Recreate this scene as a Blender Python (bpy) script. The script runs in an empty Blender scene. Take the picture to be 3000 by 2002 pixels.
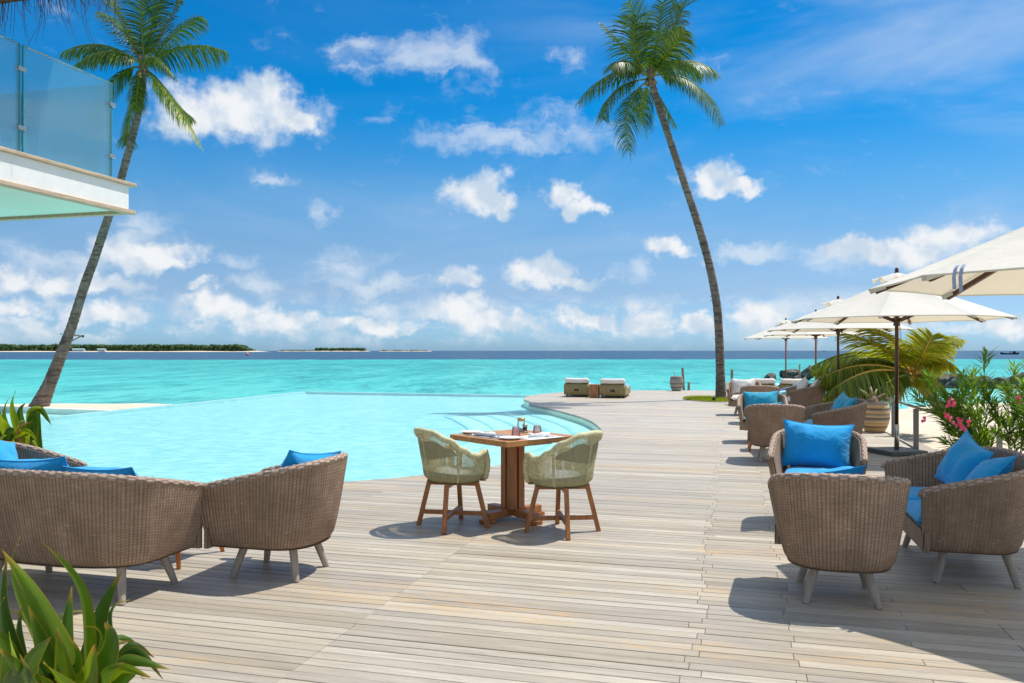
import bpy, bmesh, math, random
from mathutils import Vector, Matrix, noise as mnoise

R = math.radians
sc = bpy.context.scene
C = sc.collection
random.seed(7)

# ------------------------------------------------------------------ camera
cam = bpy.data.cameras.new('camera')
cam.lens = 28.5
cam.sensor_width = 36
cam.shift_y = 0.009
cam.clip_start = 0.05
cam.clip_end = 200000
cam.dof.use_dof = True
cam.dof.focus_distance = 7.0
cam.dof.aperture_fstop = 13.0
camo = bpy.data.objects.new('camera', cam)
camo.location = (0, 0, 1.5)
camo.rotation_euler = (R(90), 0, 0)
C.objects.link(camo)
sc.camera = camo

# ------------------------------------------------------------------ sun, view
SUN_DIR = Vector((0.42, 0.20, 1.0)).normalized()
sun = bpy.data.lights.new('sun', 'SUN')
sun.energy = 4.5
sun.angle = R(0.53)
sun.color = (1.0, 0.955, 0.88)
suno = bpy.data.objects.new('sun', sun)
suno.rotation_euler = SUN_DIR.to_track_quat('Z', 'Y').to_euler()
suno.location = (10, 5, 30)
C.objects.link(suno)
vs = sc.view_settings
vs.view_transform = 'Standard'
vs.look = 'None'
vs.exposure = 0.2
vs.gamma = 1.0
sc.cycles.use_denoising = True
sc.cycles.max_bounces = 8
sc.cycles.transparent_max_bounces = 12
sc.cycles.caustics_reflective = False
sc.cycles.caustics_refractive = False
sc.cycles.sample_clamp_indirect = 6.0

# ------------------------------------------------------------------ node helper
class NT:
    def __init__(s, tree):
        s.t = tree
        tree.nodes.clear()
    def n(s, typ, **kw):
        nd = s.t.nodes.new(typ)
        ins = kw.pop('ins', {})
        for k, v in kw.items():
            setattr(nd, k, v)
        for k, v in ins.items():
            s.set(nd, k, v)
        return nd
    def set(s, nd, k, v):
        sock = nd.inputs[k]
        if isinstance(v, bpy.types.NodeSocket):
            s.t.links.new(v, sock)
        elif isinstance(v, bpy.types.Node):
            s.t.links.new(v.outputs[0], sock)
        else:
            if sock.type == 'RGBA' and hasattr(v, '__len__') and len(v) == 3:
                v = (*v, 1)
            sock.default_value = v
    def math(s, op, a, b=0.0, c=None, clamp=False):
        nd = s.n('ShaderNodeMath', operation=op, use_clamp=clamp)
        s.set(nd, 0, a)
        s.set(nd, 1, b)
        if c is not None:
            s.set(nd, 2, c)
        return nd.outputs[0]
    def vmath(s, op, a, b=(0, 0, 0)):
        nd = s.n('ShaderNodeVectorMath', operation=op)
        s.set(nd, 0, a)
        s.set(nd, 1, b)
        return nd.outputs['Value'] if op in ('LENGTH', 'DOT_PRODUCT') else nd.outputs[0]
    def mix(s, f, a, b, blend='MIX'):
        nd = s.n('ShaderNodeMix', data_type='RGBA', blend_type=blend)
        s.set(nd, 0, f)
        s.set(nd, 6, a)
        s.set(nd, 7, b)
        return nd.outputs[2]
    def rng(s, v, a, b, c=0.0, d=1.0, smooth=False):
        nd = s.n('ShaderNodeMapRange')
        if smooth:
            nd.interpolation_type = 'SMOOTHSTEP'
        for i, x in enumerate((v, a, b, c, d)):
            s.set(nd, i, x)
        return nd.outputs[0]
    def noise(s, vec, scale, detail=3.0, rough=0.55, dist=0.0):
        nd = s.n('ShaderNodeTexNoise')
        if vec is not None:
            s.set(nd, 'Vector', vec)
        nd.inputs['Scale'].default_value = scale
        nd.inputs['Detail'].default_value = detail
        nd.inputs['Roughness'].default_value = rough
        nd.inputs['Distortion'].default_value = dist
        return nd
    def mapping(s, vec, loc=(0, 0, 0), rot=(0, 0, 0), scale=(1, 1, 1), typ='POINT'):
        nd = s.n('ShaderNodeMapping', vector_type=typ)
        s.set(nd, 'Vector', vec)
        nd.inputs['Location'].default_value = loc
        nd.inputs['Rotation'].default_value = rot
        nd.inputs['Scale'].default_value = scale
        return nd.outputs[0]
    def ramp(s, f, stops):
        nd = s.n('ShaderNodeValToRGB')
        s.set(nd, 0, f)
        el = nd.color_ramp.elements
        while len(el) < len(stops):
            el.new(0.5)
        for e, (p, c) in zip(el, stops):
            e.position = p
            e.color = (*c, 1) if len(c) == 3 else c
        return nd.outputs[0]

# ------------------------------------------------------------------ world: blue sky with trade-wind cumulus
def build_world():
    w = bpy.data.worlds.new('World')
    sc.world = w
    w.use_nodes = True
    T = NT(w.node_tree)
    sky = T.n('ShaderNodeTexSky', sky_type='NISHITA')
    sky.sun_disc = False
    sky.sun_elevation = math.asin(SUN_DIR.z)
    sky.sun_rotation = math.atan2(SUN_DIR.x, SUN_DIR.y)
    sky.altitude = 0
    sky.air_density = 1.0
    sky.dust_density = 0.6
    sky.ozone_density = 2.0
    tc = T.n('ShaderNodeTexCoord')
    d = T.vmath('NORMALIZE', tc.outputs['Generated'])
    sep = T.n('ShaderNodeSeparateXYZ', ins={0: d})
    az = T.math('MULTIPLY', T.math('ARCTAN2', sep.outputs[0], sep.outputs[1]), 57.2958)
    el = T.math('MULTIPLY', T.math('ARCSINE', sep.outputs[2]), 57.2958)
    # sky colour: deepened blue like through a polariser, paler toward the horizon
    tint = T.ramp(T.math('DIVIDE', el, 45.0), [(0.0, (0.49, 0.86, 1.48)), (0.022, (0.49, 0.86, 1.48)), (0.089, (0.53, 0.70, 1.02)), (0.156, (0.50, 0.73, 0.96)),
                                             (0.244, (0.30, 0.74, 1.02)), (0.355, (0.01, 0.66, 1.10)), (0.50, (0.02, 0.635, 1.08)), (0.75, (0.15, 0.68, 1.04))])
    col = T.mix(1.0, sky.outputs[0], tint, 'MULTIPLY')
    P = T.n('ShaderNodeCombineXYZ', ins={0: az, 1: el})
    # warp for cauliflower edges
    wn = T.noise(P, 0.33, 6.0, 0.62)
    off = T.vmath('MULTIPLY', T.vmath('SUBTRACT', wn.outputs[1], (0.5, 0.5, 0.5)), (5.2, 3.4, 0.0))
    Pw = T.vmath('ADD', P, off)

    def blobs(lst, k):
        acc = None
        for (cx, cy, hw, hh) in lst:
            px, py = cx * 1.2766, cy * 1.2766
            a = math.degrees(math.atan((px - 1500) / 2375))
            e = math.degrees(math.atan((1028 - py) / 2375 * math.cos(R(a))))
            sx = math.degrees(math.atan(hw * 1.2766 / 2375)) * k
            sy = math.degrees(math.atan(hh * 1.2766 / 2375)) * k
            m = T.mapping(Pw, (a, e, 0), (0, 0, 0), (sx, sy, 1), 'TEXTURE')
            g = T.n('ShaderNodeTexGradient', gradient_type='SPHERICAL', ins={0: m}).outputs[1]
            acc = g if acc is None else T.math('MAXIMUM', acc, g)
        return acc
    cumulus = [(560, 258, 190, 70), (610, 215, 90, 52), (440, 268, 100, 62), (690, 280, 60, 36),
               (1100, 440, 85, 52), (1150, 462, 50, 30), (1295, 445, 58, 42), (1335, 475, 50, 24), (1630, 415, 70, 44), (1680, 440, 60, 24),
               (1530, 572, 58, 26), (330, 588, 115, 44), (400, 605, 60, 24), (190, 655, 130, 26), (45, 640, 60, 34),
               (1240, 622, 95, 44), (1310, 648, 90, 22), (1050, 635, 52, 38), (2060, 580, 150, 38), (2165, 545, 95, 40), (1950, 575, 60, 30),
               (520, 712, 105, 34), (640, 735, 110, 28), (820, 742, 120, 26), (1080, 712, 75, 44), (1140, 735, 100, 26), (240, 722, 90, 28),
               (30, 712, 60, 24), (1350, 738, 70, 26), (1480, 736, 75, 28), (1600, 745, 60, 22), (1745, 728, 90, 32), (2310, 745, 60, 28),
               (470, 665, 38, 18)]
    wispy = [(960, 140, 190, 44), (820, 110, 75, 26), (1060, 130, 110, 46), (1300, 135, 50, 22), (1110, 315, 200, 36), (1290, 300, 160, 40),
             (800, 615, 80, 40), (860, 650, 140, 24), (590, 650, 60, 22), (540, 608, 50, 18), (330, 520, 55, 30), (740, 475, 36, 24),
             (110, 600, 90, 30), (620, 405, 45, 14), (1460, 625, 40, 22), (1700, 575, 90, 20), (1900, 590, 60, 26)]
    fb = T.noise(P, 0.50, 9.0, 0.55)
    fbm = fb.outputs[0]
    cb = blobs(cumulus, 1.40)
    wb = blobs(wispy, 1.70)
    streak = T.noise(T.mapping(Pw, (5, 2, 0), (0, 0, R(8)), (0.16, 0.62, 1)), 1.0, 8.0, 0.62, 0.5).outputs[0]
    dens1 = T.math('ADD', T.math('MULTIPLY', cb, 1.55), T.math('MULTIPLY', T.math('SUBTRACT', fbm, 0.5), 1.5))
    m1 = T.rng(dens1, 0.34, 1.10, 0, 1, True)
    dens2 = T.math('ADD', T.math('MULTIPLY', wb, 1.0), T.math('ADD', T.math('MULTIPLY', T.math('SUBTRACT', fbm, 0.5), 1.2), T.math('MULTIPLY', T.math('SUBTRACT', streak, 0.5), 2.0)))
    m2 = T.math('MULTIPLY', T.rng(dens2, 0.16, 1.25, 0, 1, True), 0.60)
    # band of small clouds all round the horizon
    pb = T.mapping(Pw, (3, 0, 0), (0, 0, 0), (0.13, 0.55, 1))
    hb = T.noise(pb, 1.0, 8.0, 0.62).outputs[0]
    env = T.math('MULTIPLY', T.rng(el, 0.1, 1.2, 0.15, 1, True), T.rng(el, 2.6, 4.6, 1, 0, True))
    m3 = T.math('MULTIPLY', T.rng(T.math('ADD', hb, T.math('MULTIPLY', T.math('SUBTRACT', fbm, 0.5), 0.5)), 0.43, 0.65, 0, 1, True), T.math('MULTIPLY', env, 0.70))
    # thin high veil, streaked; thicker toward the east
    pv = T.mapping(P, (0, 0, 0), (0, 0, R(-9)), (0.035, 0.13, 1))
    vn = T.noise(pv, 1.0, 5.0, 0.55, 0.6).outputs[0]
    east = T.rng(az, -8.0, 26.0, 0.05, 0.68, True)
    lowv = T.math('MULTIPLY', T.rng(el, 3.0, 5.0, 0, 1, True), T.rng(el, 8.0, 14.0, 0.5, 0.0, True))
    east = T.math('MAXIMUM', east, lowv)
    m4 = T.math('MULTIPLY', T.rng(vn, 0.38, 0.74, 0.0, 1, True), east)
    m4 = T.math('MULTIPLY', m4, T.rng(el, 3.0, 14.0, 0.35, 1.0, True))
    # cloud relief: lit from above, grey-blue below
    up = T.noise(T.vmath('ADD', P, (0.5, 1.0, 0)), 0.30, 4.0, 0.5).outputs[0]
    lo_ = T.noise(P, 0.30, 4.0, 0.5).outputs[0]
    relief = T.rng(T.math('SUBTRACT', lo_, up), -0.12, 0.10, 0, 1, True)
    relief2 = T.math('MULTIPLY', relief, T.rng(dens1, 0.5, 1.25, 0.75, 1.0))
    ccol = T.mix(relief2, (4.7, 5.6, 6.6), (7.3, 7.4, 7.5))
    # unseen cloud over the rest of the sky, added to whiten the fill light
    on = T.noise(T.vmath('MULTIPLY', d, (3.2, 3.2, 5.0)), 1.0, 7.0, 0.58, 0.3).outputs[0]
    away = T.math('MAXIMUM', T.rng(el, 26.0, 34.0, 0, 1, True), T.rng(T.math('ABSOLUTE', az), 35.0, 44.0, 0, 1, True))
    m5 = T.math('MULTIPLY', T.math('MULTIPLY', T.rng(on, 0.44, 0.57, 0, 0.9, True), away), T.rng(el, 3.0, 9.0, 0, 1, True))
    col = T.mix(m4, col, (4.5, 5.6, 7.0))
    col = T.mix(m3, col, T.mix(relief, (4.6, 5.5, 6.4), (6.9, 7.1, 7.3)))
    col = T.mix(m2, col, (6.4, 6.9, 7.4))
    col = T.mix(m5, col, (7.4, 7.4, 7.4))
    col = T.mix(T.math('MULTIPLY', m1, 0.95), col, ccol)
    bg = T.n('ShaderNodeBackground', ins={0: col, 1: 0.11})
    out = T.n('ShaderNodeOutputWorld')
    T.t.links.new(bg.outputs[0], out.inputs[0])
    w.cycles.sampling_method = 'MANUAL'
    w.cycles.sample_map_resolution = 512
build_world()

# ------------------------------------------------------------------ materials
MATS = {}
def new_mat(name):
    m = bpy.data.materials.new(name)
    m.use_nodes = True
    MATS[name] = m
    return m, NT(m.node_tree)

def finish(T, shader, disp=None):
    out = T.n('ShaderNodeOutputMaterial')
    T.t.links.new(shader.outputs[0] if isinstance(shader, bpy.types.Node) else shader, out.inputs[0])

def bump(T, h, strength=0.3, dist=0.01):
    return T.n('ShaderNodeBump', ins={'Height': h, 'Strength': strength, 'Distance': dist}).outputs[0]

def simple(name, col, rough=0.6, var=0.18, scale=6.0, bmp=0.0, metal=0.0, spec=0.4, stretch=(1, 1, 1), bscale=None, col2=None):
    m, T = new_mat(name)
    tc = T.n('ShaderNodeTexCoord')
    v = T.mapping(tc.outputs['Object'], scale=stretch)
    n1 = T.noise(v, scale, 5.0, 0.6)
    lo = tuple(c * (1 - var) for c in col)
    hi = tuple(min(1, c * (1 + var)) for c in (col2 or col))
    c = T.mix(T.rng(n1.outputs[0], 0.3, 0.7), lo, hi)
    kw = {'Base Color': c, 'Roughness': rough, 'Metallic': metal, 'Specular IOR Level': spec}
    p = T.n('ShaderNodeBsdfPrincipled', ins=kw)
    if bmp:
        n2 = T.noise(v, bscale or scale * 6, 3.0, 0.6)
        T.set(p, 'Normal', bump(T, n2.outputs[0], bmp, 0.01))
    finish(T, p)
    return m

def leafy(name, c1, c2, c3, scale=3.0, trans=0.35, rough=0.42):
    """foliage: reflected plus transmitted light"""
    m, T = new_mat(name)
    tc = T.n('ShaderNodeTexCoord')
    gi = T.n('ShaderNodeNewGeometry')
    n1 = T.noise(tc.outputs['Object'], scale, 4.0, 0.6).outputs[0]
    f = T.math('ADD', T.math('MULTIPLY', gi.outputs['Random Per Island'], 0.55), T.math('MULTIPLY', n1, 0.5))
    c = T.ramp(f, [(0.15, c1), (0.52, c2), (0.88, c3)])
    p = T.n('ShaderNodeBsdfPrincipled', ins={'Base Color': c, 'Roughness': rough, 'Specular IOR Level': 0.35})
    tl = T.n('ShaderNodeBsdfTranslucent', ins={'Color': T.mix(1.0, c, (1.5, 1.45, 0.5), 'MULTIPLY')})
    mx = T.n('ShaderNodeMixShader', ins={0: trans, 1: p.outputs[0], 2: tl.outputs[0]})
    finish(T, mx)
    return m

def mat_lily():
    m, T = new_mat('lily_leaf')
    uv = T.n('ShaderNodeUVMap')
    oi = T.n('ShaderNodeObjectInfo')
    sp = T.n('ShaderNodeSeparateXYZ', ins={0: uv.outputs[0]})
    U, V = sp.outputs[0], sp.outputs[1]
    sh = T.n('ShaderNodeCombineXYZ', ins={2: T.math('MULTIPLY', oi.outputs['Random'], 30.0)})
    v = T.vmath('ADD', uv.outputs[0], sh)
    vein = T.noise(T.mapping(v, scale=(46, 1.5, 1)), 1.0, 3.0, 0.6).outputs[0]
    blot = T.noise(T.mapping(v, scale=(3, 5, 1)), 1.0, 4.0, 0.6).outputs[0]
    base = T.ramp(oi.outputs['Random'], [(0.0, (0.022, 0.068, 0.005)), (0.35, (0.045, 0.108, 0.006)), (0.7, (0.075, 0.155, 0.008)), (1.0, (0.15, 0.235, 0.012))])
    c = T.mix(T.rng(vein, 0.35, 0.65, 0.0, 0.55), base, T.mix(1.0, base, (0.55, 0.62, 0.6), 'MULTIPLY'))
    c = T.mix(T.rng(blot, 0.48, 0.72, 0.0, 0.6), c, T.mix(1.0, base, (1.9, 1.5, 1.2), 'MULTIPLY'))
    edge = T.math('MAXIMUM', T.rng(T.math('ABSOLUTE', T.math('SUBTRACT', U, 0.5)), 0.455, 0.495), T.rng(T.math('ADD', V, T.math('MULTIPLY', blot, 0.06)), 0.975, 1.02))
    c = T.mix(T.math('MULTIPLY', edge, 0.85), c, (0.33, 0.20, 0.035))
    p = T.n('ShaderNodeBsdfPrincipled', ins={'Base Color': c, 'Roughness': 0.40, 'Specular IOR Level': 0.35})
    T.set(p, 'Normal', bump(T, vein, 0.35, 0.004))
    tl = T.n('ShaderNodeBsdfTranslucent', ins={'Color': T.mix(1.0, c, (1.5, 1.45, 0.5), 'MULTIPLY')})
    finish(T, T.n('ShaderNodeMixShader', ins={0: 0.30, 1: p.outputs[0], 2: tl.outputs[0]}))

def mat_plank():
    m, T = new_mat('weathered_teak')
    tc = T.n('ShaderNodeTexCoord')
    oi = T.n('ShaderNodeObjectInfo')
    gi = T.n('ShaderNodeNewGeometry')
    rnd = T.math('FRACT', T.math('ADD', T.math('MULTIPLY', oi.outputs['Random'], 7.31), T.math('MULTIPLY', gi.outputs['Random Per Island'], 3.77)))
    ob = tc.outputs['Object']
    shift = T.n('ShaderNodeCombineXYZ', ins={2: T.math('MULTIPLY', rnd, 40.0)})
    v = T.vmath('ADD', ob, shift)
    base = T.ramp(rnd, [(0.0, (0.335, 0.285, 0.215)), (0.25, (0.45, 0.40, 0.32)), (0.5, (0.375, 0.33, 0.27)), (0.75, (0.545, 0.49, 0.40)), (1.0, (0.40, 0.34, 0.25))])
    grain = T.noise(T.mapping(v, scale=(2.2, 60.0, 1)), 1.0, 5.0, 0.65).outputs[0]
    blot = T.noise(T.mapping(v, scale=(1.6, 9.0, 1)), 1.0, 4.0, 0.6).outputs[0]
    c = T.mix(T.rng(grain, 0.28, 0.72, 0.0, 0.95), T.mix(1.0, base, (1.08, 1.08, 1.08), 'MULTIPLY'), T.mix(1.0, base, (0.62, 0.58, 0.52), 'MULTIPLY'))
    c = T.mix(T.rng(blot, 0.45, 0.75, 0.0, 0.5), c, T.mix(1.0, base, (1.22, 1.22, 1.22), 'MULTIPLY'))
    # grime: dark speckle and worn, greyer paths
    grit = T.noise(T.mapping(v, scale=(22.0, 130.0, 1)), 1.0, 3.0, 0.7).outputs[0]
    c = T.mix(T.rng(grit, 0.55, 0.78, 0.0, 0.5), c, (0.16, 0.13, 0.105))
    path = T.noise(T.mapping(ob, scale=(0.55, 0.8, 1)), 1.0, 3.0, 0.55).outputs[0]
    c = T.mix(T.rng(path, 0.42, 0.68, 0.0, 0.38), c, (0.33, 0.305, 0.27))
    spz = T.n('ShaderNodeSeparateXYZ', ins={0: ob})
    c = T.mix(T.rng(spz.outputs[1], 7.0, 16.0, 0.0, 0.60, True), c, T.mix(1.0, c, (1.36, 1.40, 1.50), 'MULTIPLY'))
    # rusty-yellow tannin stains
    st = T.noise(T.mapping(ob, scale=(0.30, 1.5, 1)), 1.0, 3.0, 0.6).outputs[0]
    sn = T.noise(T.mapping(v, scale=(5.0, 24.0, 1)), 1.0, 5.0, 0.7).outputs[0]
    stain = T.math('MULTIPLY', T.rng(st, 0.51, 0.66, 0, 1, True), T.rng(sn, 0.42, 0.72, 0.05, 0.85, True))
    c = T.mix(stain, c, (0.56, 0.36, 0.16))
    p = T.n('ShaderNodeBsdfPrincipled', ins={'Base Color': c, 'Roughness': 0.50, 'Specular IOR Level': 0.60})
    T.set(p, 'Normal', bump(T, grain, 0.25, 0.003))
    finish(T, p)

def mat_wicker(name, dark, mid, light, rib, strand):
    """woven strands over ribs; u runs along the shell, v up, both in metres"""
    m, T = new_mat(name)
    uv = T.n('ShaderNodeUVMap')
    tc = T.n('ShaderNodeTexCoord')
    sp = T.n('ShaderNodeSeparateXYZ', ins={0: uv.outputs[0]})
    cu = T.math('DIVIDE', sp.outputs[0], rib)
    par = T.math('MULTIPLY', T.math('FLOOR', cu), 0.5)
    vv = T.math('ADD', T.math('DIVIDE', sp.outputs[1], strand), par)
    fv = T.math('ABSOLUTE', T.math('SUBTRACT', T.math('FRACT', vv), 0.5))
    fu = T.math('ABSOLUTE', T.math('SUBTRACT', T.math('FRACT', cu), 0.5))
    st = T.rng(fv, 0.12, 0.46, 1, 0, True)
    ru = T.rng(fu, 0.20, 0.48, 1, 0, True)
    n1 = T.noise(T.mapping(uv.outputs[0], scale=(9, 55, 1)), 1.0, 4.0, 0.65).outputs[0]
    n2 = T.noise(tc.outputs['Object'], 5.0, 3.0, 0.5).outputs[0]
    c = T.mix(T.math('MULTIPLY', T.rng(T.math('ADD', T.math('MULTIPLY', st, 0.6), T.math('MULTIPLY', ru, 0.4)), 0.0, 1.0), 1.0), dark, mid)
    c = T.mix(T.math('MULTIPLY', T.rng(n1, 0.40, 0.78), T.math('MULTIPLY', ru, st)), c, light)
    c = T.mix(T.rng(n2, 0.35, 0.7, 0.0, 0.34), c, dark)
    fade = T.noise(T.mapping(uv.outputs[0], scale=(60, 3.5, 1)), 1.0, 3.0, 0.6).outputs[0]
    c = T.mix(T.rng(fade, 0.50, 0.74, 0.0, 0.26), c, light)
    worn = T.noise(T.mapping(uv.outputs[0], scale=(24, 90, 1)), 1.0, 2.0, 0.5).outputs[0]
    c = T.mix(T.rng(worn, 0.66, 0.74, 0.0, 0.55), c, tuple(min(1, x * 1.25) for x in light))
    oi = T.n('ShaderNodeObjectInfo')
    c = T.mix(T.math('MULTIPLY', oi.outputs['Random'], 0.22), c, dark)
    p = T.n('ShaderNodeBsdfPrincipled', ins={'Base Color': c, 'Roughness': 0.62, 'Specular IOR Level': 0.3})
    h = T.math('MULTIPLY', st, T.math('ADD', ru, 0.35))
    T.set(p, 'Normal', bump(T, h, 0.8, 0.004))
    finish(T, p)

def mat_fabric(name, col, var=0.10, rough=0.85, bs=220.0, sheen=0.3):
    m, T = new_mat(name)
    tc = T.n('ShaderNodeTexCoord')
    n1 = T.noise(tc.outputs['Object'], 5.0, 3.0, 0.6).outputs[0]
    n2 = T.noise(tc.outputs['Object'], bs, 2.0, 0.5).outputs[0]
    n3 = T.noise(tc.outputs['Object'], 14.0, 4.0, 0.6, 0.8).outputs[0]
    c = T.mix(T.rng(n1, 0.3, 0.7), tuple(x * (1 - var) for x in col), tuple(min(1, x * (1 + var)) for x in col))
    p = T.n('ShaderNodeBsdfPrincipled', ins={'Base Color': c, 'Roughness': rough, 'Specular IOR Level': 0.2, 'Sheen Weight': sheen})
    b1 = bump(T, n2, 0.15, 0.002)
    b = T.n('ShaderNodeBump', ins={'Height': n3, 'Strength': 0.55, 'Distance': 0.025, 'Normal': b1}).outputs[0]
    T.set(p, 'Normal', b)
    finish(T, p)

def mat_canvas():
    m, T = new_mat('canvas')
    tc = T.n('ShaderNodeTexCoord')
    n1 = T.noise(tc.outputs['Object'], 4.0, 5.0, 0.6).outputs[0]
    n2 = T.noise(T.mapping(tc.outputs['Object'], scale=(3, 3, 14)), 2.0, 4.0, 0.6, 0.5).outputs[0]
    c = T.mix(T.rng(n1, 0.3, 0.7), (0.70, 0.685, 0.64), (0.76, 0.745, 0.70))
    d = T.n('ShaderNodeBsdfDiffuse', ins={0: c})
    b = bump(T, n2, 0.28, 0.03)
    T.set(d, 'Normal', b)
    tl = T.n('ShaderNodeBsdfTranslucent', ins={0: (0.90, 0.76, 0.52)})
    finish(T, T.n('ShaderNodeMixShader', ins={0: 0.26, 1: d.outputs[0], 2: tl.outputs[0]}))

def mat_pool_water():
    m, T = new_mat('pool_water')
    g = T.n('ShaderNodeNewGeometry')
    n1 = T.noise(T.mapping(g.outputs['Position'], scale=(1.0, 1.0, 1.0)), 3.2, 3.0, 0.6, 0.4).outputs[0]
    n2 = T.noise(g.outputs['Position'], 11.0, 3.0, 0.6, 0.4).outputs[0]
    h = T.math('ADD', n1, T.math('MULTIPLY', n2, 0.45))
    nb = bump(T, h, 0.8, 0.06)
    fr = T.n('ShaderNodeFresnel', ins={0: 1.30, 1: nb})
    tr = T.n('ShaderNodeBsdfTransparent', ins={0: (0.76, 0.965, 0.975)})
    gl = T.n('ShaderNodeBsdfGlossy', ins={'Color': (0.92, 1, 1), 'Roughness': 0.05, 'Normal': nb})
    f = T.math('MULTIPLY', fr.outputs[0], 0.62)
    finish(T, T.n('ShaderNodeMixShader', ins={0: f, 1: tr.outputs[0], 2: gl.outputs[0]}))

def mat_pool_floor(name, a, b):
    m, T = new_mat(name)
    g = T.n('ShaderNodeNewGeometry')
    pos = g.outputs['Position']
    n1 = T.noise(pos, 0.35, 3.0, 0.5).outputs[0]
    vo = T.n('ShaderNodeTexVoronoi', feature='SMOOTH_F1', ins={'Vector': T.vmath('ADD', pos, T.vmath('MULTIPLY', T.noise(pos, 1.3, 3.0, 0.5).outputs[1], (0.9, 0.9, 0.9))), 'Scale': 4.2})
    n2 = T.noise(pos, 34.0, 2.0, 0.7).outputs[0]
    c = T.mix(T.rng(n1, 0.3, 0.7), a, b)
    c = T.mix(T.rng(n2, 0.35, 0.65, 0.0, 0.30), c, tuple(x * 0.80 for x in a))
    c = T.mix(T.rng(vo.outputs[0], 0.30, 0.62, 0.0, 0.42), c, (0.80, 0.95, 0.95))  # caustic light ripples painted into the floor colour
    p = T.n('ShaderNodeBsdfPrincipled', ins={'Base Color': c, 'Roughness': 0.5, 'Specular IOR Level': 0.2})
    finish(T, p)

def mat_sea():
    """lagoon: pale sand shallows near the shore, coral-sand turquoise, navy beyond the reef edge"""
    m, T = new_mat('sea_water')
    g = T.n('ShaderNodeNewGeometry')
    pos = g.outputs['Position']
    sp = T.n('ShaderNodeSeparateXYZ', ins={0: pos})
    X, Y = sp.outputs[0], sp.outputs[1]
    big = T.noise(T.mapping(pos, scale=(0.006, 0.012, 1)), 1.0, 4.0, 0.6).outputs[0]
    pat = T.noise(T.mapping(pos, scale=(0.14, 0.055, 1)), 1.0, 5.0, 0.65, 0.5).outputs[0]
    fine = T.noise(T.mapping(pos, scale=(0.60, 0.11, 1)), 1.0, 4.0, 0.65).outputs[0]
    reef = T.math('ADD', Y, T.math('MULTIPLY', T.math('SUBTRACT', big, 0.5), 60.0))
    reef = T.math('ADD', reef, T.math('MULTIPLY', T.math('SUBTRACT', pat, 0.5), 70.0))
    shal = T.ramp(T.rng(Y, 30.0, 240.0), [(0.0, (0.12, 0.55, 0.49)), (0.16, (0.055, 0.45, 0.41)), (0.55, (0.022, 0.31, 0.29)), (0.92, (0.035, 0.40, 0.37)), (1.0, (0.03, 0.35, 0.35))])
    chop = T.noise(T.mapping(pos, scale=(1.7, 0.30, 1)), 1.0, 3.0, 0.65, 0.4).outputs[0]
    dk = T.math('ADD', T.math('MULTIPLY', pat, 0.42), T.math('ADD', T.math('MULTIPLY', fine, 0.30), T.math('MULTIPLY', chop, 0.28)))
    shal = T.mix(T.rng(dk, 0.485, 0.60, 0.0, 0.85), shal, (0.012, 0.22, 0.22))
    shal = T.mix(T.rng(dk, 0.485, 0.38, 0.0, 0.80), shal, (0.11, 0.48, 0.43))
    deep = T.mix(T.rng(fine, 0.35, 0.65), (0.008, 0.040, 0.090), (0.024, 0.090, 0.165))
    f = T.rng(reef, 222.0, 262.0, 0, 1, True)
    c = T.mix(f, shal, deep)
    # pale wash in the sheltered cove beside the beach
    cove = T.math('MULTIPLY', T.rng(X, 14.0, 24.0, 0, 1, True), T.rng(Y, 46.0, 62.0, 1, 0, True))
    c = T.mix(T.math('MULTIPLY', cove, 0.75), c, (0.24, 0.62, 0.58))
    w1 = T.noise(T.mapping(pos, scale=(1.6, 0.9, 1)), 1.0, 4.0, 0.65, 0.3).outputs[0]
    w2 = T.noise(T.mapping(pos, scale=(0.30, 0.16, 1)), 1.0, 4.0, 0.65, 0.3).outputs[0]
    h = T.math('ADD', T.math('MULTIPLY', w1, 0.35), T.math('MULTIPLY', w2, 2.0))
    nb = bump(T, h, 0.6, 0.35)
    d = T.n('ShaderNodeBsdfDiffuse', ins={0: c, 'Normal': nb})
    gl = T.n('ShaderNodeBsdfGlossy', ins={'Color': (0.9, 0.97, 1), 'Roughness': 0.22, 'Normal': nb})
    fr = T.n('ShaderNodeFresnel', ins={0: 1.25, 1: nb})
    fac = T.math('MULTIPLY', fr.outputs[0], 0.24)
    finish(T, T.n('ShaderNodeMixShader', ins={0: fac, 1: d.outputs[0], 2: gl.outputs[0]}))

def mat_glass(name, tint, refl=0.9, rough=0.0, ior=1.45, body=None, bodyf=0.0):
    m, T = new_mat(name)
    fr = T.n('ShaderNodeFresnel', ins={0: ior})
    tr = T.n('ShaderNodeBsdfTransparent', ins={0: tint})
    gl = T.n('ShaderNodeBsdfGlossy', ins={'Color': (1, 1, 1), 'Roughness': rough})
    a = tr.outputs[0]
    if body:
        di = T.n('ShaderNodeBsdfDiffuse', ins={0: body})
        a = T.n('ShaderNodeMixShader', ins={0: bodyf, 1: a, 2: di.outputs[0]}).outputs[0]
    finish(T, T.n('ShaderNodeMixShader', ins={0: T.math('MULTIPLY', fr.outputs[0], refl), 1: a, 2: gl.outputs[0]}))

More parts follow.
